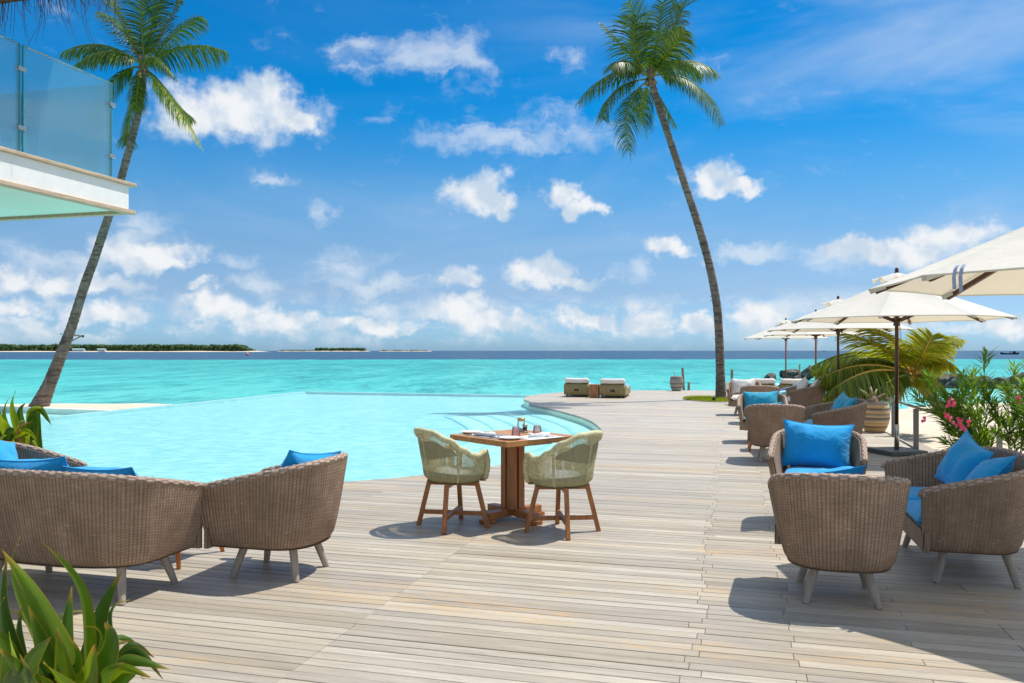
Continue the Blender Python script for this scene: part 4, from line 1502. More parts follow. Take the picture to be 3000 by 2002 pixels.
def cutlery(x, y, rz, kind, lab):
    o = empty(kind, (x, y, TZ + 0.004), rz)
    mb = MB(); mb.tube([(-0.10, 0, 0.003), (-0.04, 0, 0.003), (0.005, 0, 0.003)], [0.0055, 0.004, 0.003], 8)
    mb.build('handle', 'grey_metal' if kind == 'table_knife' else 'steel', o)
    mb = MB()
    if kind == 'table_knife':
        mb.grid([[(0.0, -0.004, 0.004), (0.05, -0.008, 0.004), (0.1, -0.002, 0.004)], [(0.0, 0.004, 0.004), (0.05, 0.007, 0.004), (0.1, 0.004, 0.004)]])
        mb.build('blade', 'steel', o)
    else:
        mb.grid([[(0.0, -0.003, 0.004), (0.03, -0.011, 0.003), (0.06, -0.011, 0.005)], [(0.0, 0.003, 0.004), (0.03, 0.011, 0.003), (0.06, 0.011, 0.005)]])
        for k in range(4):
            mb.bar((0.06, -0.009 + 0.006 * k, 0.005), (0.095, -0.009 + 0.006 * k, 0.008), 0.003, 0.0015)
        mb.build('tines', 'steel', o)
    tag(o, lab, 'cutlery', 'cutlery on the dining table')
cutlery(0.36, 7.05, R(-8), 'table_knife', 'dark handled knife beside the second napkin at the table edge')
cutlery(0.10, 6.90, R(-35), 'table_knife', 'dark handled knife beside the plate nearest us')
cutlery(-0.10, 6.99, R(20), 'table_fork', 'steel fork between the grey placemat and the nearest plate')
cutlery(-0.31, 7.22, R(30), 'table_fork', 'steel fork between the pool-side plate and the first napkin')

# ------------------------------------------------------------------ parasols
def make_parasol():
    root = empty('parasol')
    Rr, ze, zp = 1.5, 1.958, 2.56
    nv = 8
    def canopy(r0, r1, z0, z1, sub, rows, sag):
        mb = MB()
        for k in range(nv):
            G = []
            for i in range(rows + 1):
                t = i / rows
                r = r0 + (r1 - r0) * t
                z = z0 + (z1 - z0) * (t ** 0.93)
                row = []
                for j in range(sub + 1):
                    s = j / sub
                    a0, a1 = 2 * math.pi * k / nv, 2 * math.pi * (k + 1) / nv
                    x = (1 - s) * math.cos(a0) + s * math.cos(a1)
                    y = (1 - s) * math.sin(a0) + s * math.sin(a1)
                    bow = 4 * s * (1 - s)
                    row.append((r * x * (1 - 0.030 * bow * t), r * y * (1 - 0.030 * bow * t), z - sag * bow * math.sin(math.pi * t) + 0.006 * bow * t))
                G.append(row)
            mb.grid(G, flip=True)
        return mb
    cn = canopy(0.16, Rr, zp - 0.05, ze, 6, 8, 0.022).build('canopy', 'canvas', root)
    autosmooth(cn, 12)
    # hem band hanging a little under the edge
    mb = MB()
    for k in range(nv):
        a0, a1 = 2 * math.pi * k / nv, 2 * math.pi * (k + 1) / nv
        G = []
        for dz, rr in ((0.0, Rr), (-0.012, Rr - 0.003)):
            row = []
            for q in range(7):
                s = q / 6
                x = (1 - s) * math.cos(a0) + s * math.cos(a1)
                y = (1 - s) * math.sin(a0) + s * math.sin(a1)
                bow = 4 * s * (1 - s)
                row.append((rr * x * (1 - 0.03 * bow), rr * y * (1 - 0.03 * bow), ze + 0.006 * bow + dz))
            G.append(row)
        mb.grid(G)
    mb.build('hem', 'canvas', cn)
    # ruffled vent cap
    mb = MB()
    G = []
    for i in range(6):
        t = i / 5
        row = []
        for q in range(65):
            th = 2 * math.pi * q / 64
            r = 0.03 + 0.30 * t
            z = zp + 0.075 - 0.115 * t + 0.035 * t * t * math.sin(8 * th) + 0.012 * t * math.sin(19 * th)
            row.append((r * math.cos(th), r * math.sin(th), z))
        G.append(row)
    mb.grid(G, flip=True)
    mb.build('vent_cap', 'canvas', root)
    for k in range(nv):
        a = 2 * math.pi * k / nv
        mb = MB()
        mb.bar((0.08 * math.cos(a), 0.08 * math.sin(a), zp - 0.085), ((Rr - 0.05) * math.cos(a), (Rr - 0.05) * math.sin(a), ze - 0.022), 0.026, 0.036)
        rb = mb.build('rib', 'dark_wood', root, False)
        mb = MB()
        mb.bar((0.05 * math.cos(a), 0.05 * math.sin(a), 1.93), (0.72 * math.cos(a), 0.72 * math.sin(a), zp - 0.055 - 0.545 * (0.64 / 1.37) - 0.018), 0.018, 0.026)
        mb.build('strut', 'dark_wood', rb, False)
        mb = MB()
        mb.bar(((Rr - 0.12) * math.cos(a), (Rr - 0.12) * math.sin(a), ze + 0.014), ((Rr - 0.012) * math.cos(a), (Rr - 0.012) * math.sin(a), ze - 0.018), 0.045, 0.036)
        mb.build('pocket', 'canvas', cn, False)
    mb = MB()
    mb.tube([(0, 0, 0.42), (0, 0, zp - 0.02)], 0.0265, 16)
    mb.build('pole', 'dark_wood', root)
    mb = MB()
    mb.lathe([(0.0, 1.86), (0.045, 1.862), (0.05, 1.885), (0.04, 1.90), (0.055, 1.925), (0.085, 1.955), (0.09, 1.975), (0.0, 1.98)], 20, (0, 0, 0), False)
    mb.build('hub', 'dark_wood', root)
    mb = MB()
    mb.lathe([(0.03, zp + 0.07), (0.035, zp + 0.085), (0.022, zp + 0.10), (0.03, zp + 0.12), (0.012, zp + 0.15), (0.0, zp + 0.155)], 14, (0, 0, 0), False)
    mb.build('finial', 'dark_wood', root)
    mb = MB()
    mb.tube([(0, 0, 0.065), (0, 0, 0.43)], 0.033, 20)
    mb.build('base_sleeve', 'steel', root)
    mb = MB()
    mb.box((0, 0, 0.0345), (0.58, 0.58, 0.065))
    bs = bevel(mb.build('base_slab', 'granite', root, False), 0.008)
    for sx in (-1, 1):
        mb = MB()
        mb.tube([(sx * 0.2, -0.02, 0.064), (sx * 0.2, -0.012, 0.08), (sx * 0.2, 0.012, 0.08), (sx * 0.2, 0.02, 0.064)], 0.005, 6)
        mb.build('lifting_loop', 'steel', bs)
    mb = MB()
    cord = [(0.035, -0.02, 1.87), (0.05, -0.03, 1.75), (0.045, -0.035, 1.66), (0.03, -0.03, 1.72), (0.034, -0.02, 1.86)]
    mb.tube(cord, 0.004, 6)
    mb.build('pull_cord', 'strap_fabric', root)
    return root
par = make_parasol()
PS = [((3.94, 5.27), R(14), 'big cream parasol cut by the picture edge, tie strap dangling from its rim'),
      ((5.60, 11.80), R(12), 'cream parasol whose granite slab and steel sleeve stand in plain view'),
      ((7.16, 17.80), R(20), 'cream parasol with dark pole standing before the drooping palm fronds'),
      ((8.92, 23.8), R(15), 'cream parasol with a red-brown pole, between two others in the row'),
      ((10.1, 29.9), R(25), 'smallest, most distant cream parasol of the row')]
for i, ((x, y), rz, lab) in enumerate(PS):
    o = par if i == 0 else copy_tree(par)
    place(o, (x, y, 0), rz)
    tag(o, lab, 'parasol', 'cream market parasols along the deck edge')
    if i >= 3:
        for ch in o.children:
            if ch.name.startswith('pole'):
                ch.data = ch.data.copy()
                ch.data.materials[0] = M('red_wood')
def strap(parent, pts, w=0.055):
    mb = MB()
    G = [[], []]
    for p in pts:
        p = Vector(p)
        r = Vector((-p.y, p.x, 0)).normalized() * w / 2
        G[0].append(tuple(p - r))
        G[1].append(tuple(p + r))
    mb.grid(G)
    mb.build('tie_strap', 'strap_fabric', parent)
for dth, z1 in ((0.0, 1.87), (0.03, 1.85)):
    q = R(200.8 - 14) + dth
    cq, sq = math.cos(q), math.sin(q)
    strap(par, [(1.385 * cq, 1.385 * sq, 2.008), (1.41 * cq, 1.41 * sq, 2.004), (1.43 * cq, 1.43 * sq, 1.975), (1.44 * cq, 1.44 * sq, 1.93), (1.435 * cq, 1.435 * sq, z1 - 0.01)], 0.026)

# ------------------------------------------------------------------ loungers, cube table, urn, posts
def make_lounger(towel):
    root = empty('wicker_lounger')
    prof = [(0.06, 0.07), (0.0, 0.16), (-0.015, 0.27), (0.0, 0.37), (0.05, 0.43), (0.14, 0.45), (0.40, 0.40), (0.72, 0.30), (1.2, 0.27), (1.7, 0.30), (1.88, 0.33), (1.97, 0.30), (2.0, 0.2), (1.94, 0.07)]
    hw = 0.41
    mb = MB()
    xs = [-hw, -hw + 0.03, -hw + 0.05, hw - 0.05, hw - 0.03, hw]
    sc_ = [0.90, 0.985, 1.0, 1.0, 0.985, 0.90]
    cyc = [(y, z) for y, z in prof]
    rows = []
    for x, s in zip(xs, sc_):
        rows.append([(x, 1.0 + (y - 1.0) * (0.98 + 0.02 * s), 0.22 + (z - 0.22) * s) for y, z in cyc + cyc[:1]])
    Ls = [0]
    for p, q in zip(cyc + cyc[:1], (cyc + cyc[:1])[1:]):
        Ls.append(Ls[-1] + math.dist(p, q))
    mb.grid(rows, lambda i, j: (rows[i][j][0], Ls[j]))
    mb.poly([p for p in rows[0][:-1]])
    mb.poly([p for p in reversed(rows[-1][:-1])])
    body = mb.build('wicker_body', 'lounger_wicker', root, True, uv=True)
    autosmooth(body, 50)
    mh = MB()
    for q in (-0.03, 0.045):
        mh.box((q, -0.0165, 0.235), (0.06, 0.012, 0.075))
    mh.build('hand_grip', 'black_metal', body, False)
    for sx in (-1, 1):
        for y in (0.14, 1.86):
            m2 = MB()
            m2.tube([(sx * 0.33, y, 0.0), (sx * 0.33, y, 0.1)], 0.022, 10)
            m2.build('foot', 'black_metal', root)
    # mattress with towel bands across
    top = [(0.10, 0.50), (0.3, 0.49), (0.55, 0.41), (0.8, 0.355), (1.2, 0.335), (1.6, 0.365), (1.85, 0.39), (1.95, 0.385)]
    bands = [(-0.37, -0.24, towel), (-0.24, -0.13, 'stripe_band'), (-0.13, 0.13, 'navy_fabric'), (0.13, 0.24, 'stripe_band'), (0.24, 0.37, towel)]
    mt = MB()
    G = []
    for x, dz in ((-0.37, -0.07), (-0.372, -0.02), (-0.34, 0), (0.34, 0), (0.372, -0.02), (0.37, -0.07)):
        G.append([(x, y, z + dz) for y, z in top])
    mt.grid(G)
    mt.poly([(x, top[-1][0] + 0.002, z) for x, z in ((-0.37, 0.30), (-0.37, 0.365), (-0.34, 0.385), (0.34, 0.385), (0.37, 0.365), (0.37, 0.30))])
    mat = mt.build('mattress', 'white_fabric', root)
    for (x0, x1, m_) in bands:
        mtw = MB()
        mtw.grid([[(x, y, z + 0.008 - (0.012 if abs(x) > 0.35 else 0)) for y, z in top] for x in (x0, (x0 + x1) / 2, x1)])
        if abs(x0) > 0.36 or abs(x1) > 0.36:
            e = x0 if abs(x0) > 0.36 else x1
            mtw.grid([[(e, y, z - 0.004) for y, z in top], [(e * 1.03, y, z - 0.12) for y, z in top]])
        mtw.grid([[(x0, top[-1][0] + 0.008, top[-1][1] + 0.006), (x1, top[-1][0] + 0.008, top[-1][1] + 0.006)], [(x0, top[-1][0] + 0.05, 0.28), (x1, top[-1][0] + 0.05, 0.28)]])
        mtw.build('towel_stripe', m_, mat)
    mbp = MB()
    pts, rad = [], []
    for i in range(15):
        t = i / 14
        pts.append((-0.40 + 0.80 * t, 0.075, 0.535 + 0.004 * math.sin(9 * t)))
        rad.append(0.082 * min(1, (min(t, 1 - t) * 9 + 0.55)) + 0.003 * math.sin(23 * t))
    mbp.tube(pts, rad, 16, True)
    mbp.build('bolster', 'white_fabric', root)
    return root
lg = make_lounger('sky_fabric')
place(lg, (2.08, 26.2, 0), R(-13))
tag(lg, 'wicker sun lounger with white bolster, beside the pool edge, touching the wooden cube', 'sun lounger', 'wicker loungers')
def lounger_at(x, y, rz, lab, src=lg):
    o = copy_tree(src)
    place(o, (x, y, 0), rz)
    return tag(o, lab, 'sun lounger', 'wicker loungers')
lounger_at(3.17, 25.6, R(-13), 'wicker sun lounger with white bolster on the palm side of the wooden cube')
lg2 = make_lounger('aqua_towel')
place(lg2, (8.02, 22.35, 0), R(92))
tag(lg2, 'wicker sun lounger draped with an aqua and navy towel beside the palm lawn', 'sun lounger', 'wicker loungers')
lounger_at(8.88, 25.5, R(-8), 'wicker sun lounger with white bolster in front of the rocks, below the small parasols')
lounger_at(7.95, 25.7, R(-8), 'wicker sun lounger with white bolster, mostly hidden by the distant armchairs')
mb = MB()
mb.lathe([(0.0, 0.0), (0.20, 0.0), (0.205, 0.02), (0.195, 0.2), (0.205, 0.41), (0.2, 0.43), (0.0, 0.432)], 4, (0, 0, 0), False)
o = mb.build('cube_table', 'stump_wood', None, False)
bevel(o, 0.012, 2)
o.location = (2.64, 25.9, 0)
o.rotation_euler = (0, 0, R(45) - A)
tag(o, 'red-brown wooden cube table between the two loungers by the pool', 'side table')

def urn(name, prof, mat, loc, lab, cat):
    root = empty(name, loc)
    mb = MB()
    mb.lathe(prof, 40, (0, 0, 0), False)
    mb.build('body', mat, root)
    return tag(root, lab, cat)
u1 = urn('clay_urn', [(0.0, 0.01), (0.15, 0.0), (0.165, 0.01), (0.20, 0.08), (0.236, 0.2), (0.25, 0.285), (0.253, 0.34), (0.243, 0.43), (0.222, 0.505), (0.215, 0.53), (0.205, 0.545), (0.19, 0.54), (0.185, 0.50), (0.18, 0.3), (0.0, 0.29)],
         'grey_clay', (6.15, 30.3, 0), 'weathered grey clay urn at the seaward edge of the deck', 'urn')
mb = MB(); mb.tube([(-0.02, 0, 0.30), (-0.10, 0.02, 0.74)], 0.011, 8)
so = mb.build('stick', 'grey_wood'); so.location = (6.15, 30.3, 0)
tag(so, 'thin stick leaning out of the grey clay urn', 'stick')
def post(x, y, h, lean, lab, w=0.085, name='timber_post'):
    mb = MB()
    mb.bar((0, 0, -0.6), (lean, 0.0, h), w, w * 0.8)
    o = bevel(mb.build(name, 'grey_wood', None, False), 0.01)
    o.location = (x, y, 0)
    tag(o, lab, 'post', 'grey timber posts at the deck end')
post(6.56, 30.78, 0.86, -0.09, 'tall grey timber ladder rail beside the clay urn, leaning toward it')
post(6.70, 30.88, 0.30, 0.04, 'short grey timber ladder rail, lower of the two beside the urn')
post(8.33, 30.72, 0.79, 0.0, 'single upright grey timber post beyond the palm trunk')
post(11.0, 31.0, 0.98, 0.0, 'thin timber post standing before the rocks near the hanging fronds', 0.05)

# striped clay pot with cut palm stump
sp_ = urn('striped_pot', [(0.0, 0.01), (0.15, 0.0), (0.165, 0.012), (0.205, 0.08), (0.238, 0.17), (0.256, 0.26), (0.260, 0.33), (0.252, 0.42), (0.235, 0.49), (0.226, 0.515), (0.232, 0.53), (0.236, 0.545), (0.225, 0.552), (0.205, 0.545), (0.2, 0.5), (0.195, 0.44), (0.0, 0.43)],
          'striped_clay', (6.69, 14.95, 0), 'tan and brown striped clay pot on the deck before the drooping fronds', 'pot')

# ------------------------------------------------------------------ palms
def bez(p0, p1, p2, t):
    return p0 * (1 - t) ** 2 + p1 * 2 * t * (1 - t) + p2 * t * t

def frond(root, base, mid, tip, ll=0.62, n=54, droop=0.55, mat='palm_leaf', rmat='rachis', seed=0, r0=0.028, start=0.16, width=0.034, name='frond'):
    """a feather leaf: curved rachis plus two rows of hanging leaflets"""
    rr = random.Random(seed)
    roll = rr.uniform(-0.95, 0.95)
    p0, p2 = Vector(base), Vector(tip)
    pm = Vector(mid)
    p1 = pm * 2 - (p0 + p2) * 0.5
    mb = MB()
    pts = [bez(p0, p1, p2, k / 16) for k in range(17)]
    mb2 = MB()
    mb2.tube(pts, [r0 * (1 - 0.86 * k / 16) for k in range(17)], 6)
    for s in (-1, 1):
        for i in range(n):
            t = start + (1 - start) * (i + rr.uniform(-0.2, 0.2)) / n
            t = max(start, min(0.995, t))
            p = bez(p0, p1, p2, t)
            T = ((p1 - p0) * (1 - t) + (p2 - p1) * t).normalized()
            up = Vector((0, 0, 1))
            side = T.cross(up)
            if side.length < 0.25:
                side = T.cross(Vector((0.3, 1, 0)))
            side.normalize()
            side = Matrix.Rotation(roll * (0.35 + 0.65 * abs(T.z)), 3, T) @ side
            nor = side.cross(T).normalized()
            prof = math.sin(math.pi * (0.10 + 0.86 * (t - start) / (1 - start))) ** 0.6
            L = ll * prof * rr.uniform(0.85, 1.1)
            fwd = 0.28 + 0.50 * t
            dz = droop * rr.uniform(0.7, 1.3)
            flat = 1 - T.z * T.z
            d = (side * s * rr.uniform(0.75, 1.0) + T * fwd * rr.uniform(0.85, 1.15) + nor * 0.10 + Vector((0, 0, -0.75 * dz * flat))).normalized()
            q = p.copy()
            wv = T * width * 0.5
            prevs = None
            ds = d.copy()
            seg = 3
            for k in range(seg + 1):
                f = k / seg
                w = wv * (1.0, 1.0, 0.75, 0.06)[k]
                a, b = mb.vert(q - w), mb.vert(q + w)
                if prevs:
                    mb.f.append((prevs[0], prevs[1], b, a))
                prevs = (a, b)
                q = q + ds * (L / seg)
                ds = (ds + Vector((0, 0, -1)) * dz * 0.62).normalized()
    o = mb.build(name, mat, root, True)
    mb2.build('rachis', rmat, o)
    return o

def palm_trunk(root, pts, rads, seed=0):
    sp = []
    sr = []
    n = len(pts)
    for i in range(n - 1):
        p0, p1, p2, p3 = (Vector(pts[max(0, min(n - 1, k))]) for k in (i - 1, i, i + 1, i + 2))
        for j in range(14):
            t = j / 14
            sp.append(0.5 * ((2 * p1) + (p2 - p0) * t + (2 * p0 - 5 * p1 + 4 * p2 - p3) * t * t + (3 * p1 - p0 - 3 * p2 + p3) * t ** 3))
            sr.append(rads[i] + (rads[i + 1] - rads[i]) * t)
    sp.append(Vector(pts[-1])); sr.append(rads[-1])
    mb = MB()
    mb.tube(sp, sr, 18, True, twist=lambda l, th: 1 + 0.035 * math.sin(l * 2 * math.pi / 0.23) + 0.055 * (1 - (l / 0.17) % 1.0) + 0.05 * mnoise.noise(Vector((math.cos(th) * 2, math.sin(th) * 2, l * 1.7 + seed))))
    return mb.build('trunk', 'palm_trunk', root)

# --- palm beside the deck: base (6.45, 25.1). points sighted at their distance
def px(x, y, D):
    """survey helper: sighted bearing and height at distance D -> world X, Z"""
    f = 2375 / 1.2766
    return ((x - 1175) / f * D, 1.5 - (y - 805.2) / f * D)
D1 = 25.1
rp = empty('coconut_palm', (6.43, D1, 0.0))
tag(rp, 'tall curved coconut palm rising from a small lawn set in the deck', 'palm tree', 'coconut palms')
def rel(x, y, dy=0.0, D=D1, o=(6.43, 0.0)):
    X, Z = px(x, y, D + dy)
    return (X - o[0], dy, Z - o[1])
tr_pts = [(1655, 921, 0), (1653, 860, 0), (1651, 790, -0.05), (1645, 700, -0.1), (1627, 605, -0.2), (1601, 512, -0.35), (1572, 425, -0.5), (1546, 348, -0.65), (1521, 272, -0.8), (1500, 205, -0.9), (1493, 180, -0.95)]
palm_trunk(rp, [rel(*p) for p in tr_pts], [0.175, 0.135, 0.128, 0.122, 0.118, 0.112, 0.105, 0.10, 0.097, 0.10, 0.085])
CR = (1493, 182)
# (mid x, mid y, tip x, tip y, depth of mid, depth of tip, leaflet length, droop)
fr1 = [
    (1408, 168, 1328, 238, -0.2, -0.3, 0.62, 0.75), (1412, 208, 1384, 276, -0.5, -0.8, 0.62, 0.8), (1440, 250, 1447, 358, -0.4, -0.7, 0.60, 0.9),
    (1474, 245, 1482, 305, 0.6, 0.9, 0.60, 0.6), (1520, 235, 1548, 280, 0.7, 1.1, 0.55, 0.7), (1590, 190, 1655, 288, -0.2, -0.4, 0.66, 0.85),
    (1575, 140, 1645, 168, 0.4, 0.7, 0.66, 0.6), (1552, 138, 1612, 172, -0.7, -1.1, 0.60, 0.7), (1540, 92, 1568, 4, 0.1, 0.1, 0.72, 0.30),
    (1508, 92, 1520, 4, 0.3, 0.4, 0.66, 0.30), (1476, 92, 1442, 4, 0.2, 0.3, 0.64, 0.30), (1455, 108, 1462, 40, -0.5, -0.6, 0.74, 0.5),
    (1436, 112, 1378, 52, 0.3, 0.5, 0.36, 0.5), (1440, 140, 1402, 160, -0.6, -1.0, 0.55, 0.7), (1535, 120, 1572, 70, -0.5, -0.8, 0.62, 0.5)]
b0 = Vector(rel(CR[0], CR[1], -0.95))
for i, (mx, my, tx, ty, md, td, ll, dr) in enumerate(fr1):
    frond(rp, b0 + Vector((random.uniform(-.06, .06), random.uniform(-.06, .06), random.uniform(-.05, .1))), rel(mx, my, -0.95 + md), rel(tx, ty, -0.95 + td), ll * 1.34, 76, dr * 1.25, 'palm_leaf', 'rachis', 100 + i, 0.03, 0.14, 0.027)
def palm_heart(root, c, s=1.0):
    mb = MB()
    rr = random.Random(5)
    for k in range(14):
        a = rr.uniform(0, 6.28)
        l = rr.uniform(0.25, 0.45) * s
        d = Vector((math.cos(a) * 0.45, math.sin(a) * 0.45, 1)).normalized()
        mb.tube([c + Vector((math.cos(a), math.sin(a), -0.6)) * 0.08 * s, c + d * l * 0.5, c + d * l], [0.05 * s, 0.04 * s, 0.014], 7)
    for k in range(7):
        a = k * 0.9
        p = c + Vector((math.cos(a) * 0.13 * s, math.sin(a) * 0.13 * s, -0.12 * s))
        mb.tube([p + Vector((0, 0, 0.09)), p + Vector((0, 0, 0.04)), p, p - Vector((0, 0, 0.06))], [0.02, 0.06 * s, 0.075 * s, 0.02], 9)
    mb.build('crown_heart', 'coir', root)
palm_heart(rp, b0)

# --- palm behind the pool: base (-16.3, 27.8)
D2 = 27.8
O2 = (px(88, 935, D2)[0], -0.42)
lp = empty('coconut_palm', (O2[0], D2, O2[1]))
tag(lp, 'tall leaning coconut palm behind the balcony corner, rooted in the sand strip', 'palm tree', 'coconut palms')
def rel2(x, y, dy=0.0):
    return rel(x, y, dy, D2, O2)
t2 = [(88, 938, 0), (112, 885, 0), (140, 815, 0), (166, 745, 0), (190, 668, -0.1), (218, 590, -0.2), (245, 510, -0.3), (272, 430, -0.4), (296, 345, -0.5), (316, 265, -0.6), (327, 195, -0.7), (329, 165, -0.75)]
palm_trunk(lp, [rel2(*p) for p in t2], [0.30, 0.215, 0.180, 0.158, 0.147, 0.138, 0.130, 0.122, 0.116, 0.112, 0.108, 0.09], 4.0)
fr2 = [
    (238, 104, 142, 120, -0.2, -0.3, 0.74, 0.7), (255, 118, 172, 150, -0.6, -1.0, 0.66, 0.8), (262, 185, 202, 300, -0.4, -0.7, 0.72, 0.8), (298, 265, 292, 332, 0.5, 0.7, 0.58, 0.7),
    (388, 215, 460, 334, -0.6, -0.9, 0.72, 0.8), (396, 232, 438, 268, 0.6, 1.0, 0.62, 0.7), (420, 108, 521, 120, -0.2, -0.3, 0.72, 0.75), (398, 82, 460, 40, 0.3, 0.4, 0.80, 0.4),
    (350, 55, 390, -50, 0.2, 0.2, 0.80, 0.28), (325, 50, 326, -60, -0.1, -0.1, 0.78, 0.28), (282, 55, 228, -45, -0.2, -0.3, 0.80, 0.32), (296, 82, 240, 30, 0.5, 0.8, 0.72, 0.5),
    (352, 132, 400, 175, -0.7, -1.1, 0.55, 0.8), (316, 200, 312, 255, -0.6, -1.0, 0.52, 0.8), (378, 66, 412, 0, 0.5, 0.7, 0.70, 0.45)]
b2 = Vector(rel2(329, 160, -0.75))
for i, (mx, my, tx, ty, md, td, ll, dr) in enumerate(fr2):
    frond(lp, b2 + Vector((random.uniform(-.08, .08), random.uniform(-.08, .08), random.uniform(-.05, .1))), rel2(mx, my, -0.75 + md), rel2(tx, ty, -0.75 + td), ll * 1.34, 80, dr * 1.25, 'yellow_leaf' if i == 4 else 'palm_leaf', 'rachis', 200 + i, 0.038, 0.14, 0.033)
palm_heart(lp, b2, 1.15)

# lamp bracket on the leaning palm, box on the other
def from_px(x, y, D):
    X, Z = px(x, y, D)
    return Vector((X, D, Z))
a = from_px(161, 768, D2 - 0.02)
br = empty('lamp_bracket', a)
mb = MB(); mb.bar((-0.05, 0, 0.0), (0.46, 0, -0.06), 0.05, 0.05); mb.build('arm', 'grey_wood', br, False)
mb = MB(); mb.bar((-0.09, 0, -0.29), (0.40, 0, -0.05), 0.04, 0.04); mb.build('brace', 'grey_wood', br, False)
mb = MB(); mb.tube([(0.44, 0, -0.1), (0.44, 0, -0.02)], 0.035, 10); mb.build('lamp_stub', 'black_metal', br)
mb = MB(); mb.tube([(-0.33, -0.02, 0.03), (-0.20, -0.215, 0.01), (-0.06, -0.20, 0.0), (0.02, 0.0, -0.02)], 0.014, 6); mb.build('clamp_band', 'grey_metal', br)
tag(br, 'small triangular timber bracket fixed to the leaning palm trunk', 'bracket')
a = from_px(1641, 685, D1 - 0.1)
bx = empty('light_box', a)
mb = MB(); mb.box((0.06, -0.06, 0), (0.11, 0.14, 0.2)); bevel(mb.build('housing', 'grey_metal', bx, False), 0.008)
for dz in (-0.06, 0.07):
    mb = MB(); mb.tube([(0.10 * math.cos(t * 0.5236) - 0.045, 0.135 * math.sin(t * 0.5236), dz) for t in range(12)], 0.008, 6, False, True); mb.build('clamp_band', 'grey_metal', bx)
tag(bx, 'small grey box strapped to the trunk of the palm on the deck', 'light box')

# lawn ring at the deck palm
lawn = empty('lawn_island', (6.10, 24.85, 0))
tag(lawn, kind='structure')
mb = MB()
ring = [(0.82 * math.cos(t * 2 * math.pi / 40), 1.25 * math.sin(t * 2 * math.pi / 40)) for t in range(40)]
mb.poly([(x, y, 0.012) for x, y in ring])
mb.build('soil', 'soil', lawn, False)
mb = MB()
mb.tube([(x, y, 0.006) for x, y in ring], 0.018, 6, False, True)
mb.build('edging', 'grey_wood', lawn)
mb = MB()
rr = random.Random(11)
for k in range(5200):
    t, q = rr.uniform(0, 2 * math.pi), math.sqrt(rr.random()) * 0.985
    x, y = 0.82 * q * math.cos(t), 1.25 * q * math.sin(t)
    h = rr.uniform(0.03, 0.085)
    a = rr.uniform(0, 6.28)
    dx, dy = math.cos(a) * 0.008, math.sin(a) * 0.008
    lx, ly = rr.uniform(-.03, .03), rr.uniform(-.03, .03)
    mb.poly([(x - dx, y - dy, 0.012), (x + dx, y + dy, 0.012), (x + lx, y + ly, 0.012 + h)])
g = mb.build('grass', 'lawn', lawn, False)
tag(g, kind='stuff')
sl = empty('garden_spotlight', (5.95, 23.82, 0.013))
mb = MB(); mb.tube([(0, 0, 0.0), (0, 0, 0.05)], 0.012, 8); mb.build('spike', 'black_metal', sl)
mb = MB(); mb.tube([(-0.04, -0.03, 0.06), (0.03, 0.03, 0.12)], [0.045, 0.038], 12); mb.build('lamp_head', 'black_metal', sl)
tag(sl, 'tiny black spotlight in the grass below the palm trunk', 'spotlight')
mb = MB(); mb.bar((0, 0, 0.0), (0.02, 0.02, 0.24), 0.13, 0.1)
o = bevel(mb.build('bollard_box', 'grey_wood', None, False), 0.01)
o.location = (6.78, 24.9, 0.012)
tag(o, 'short tilted brown wooden box beside the palm trunk foot', 'box')

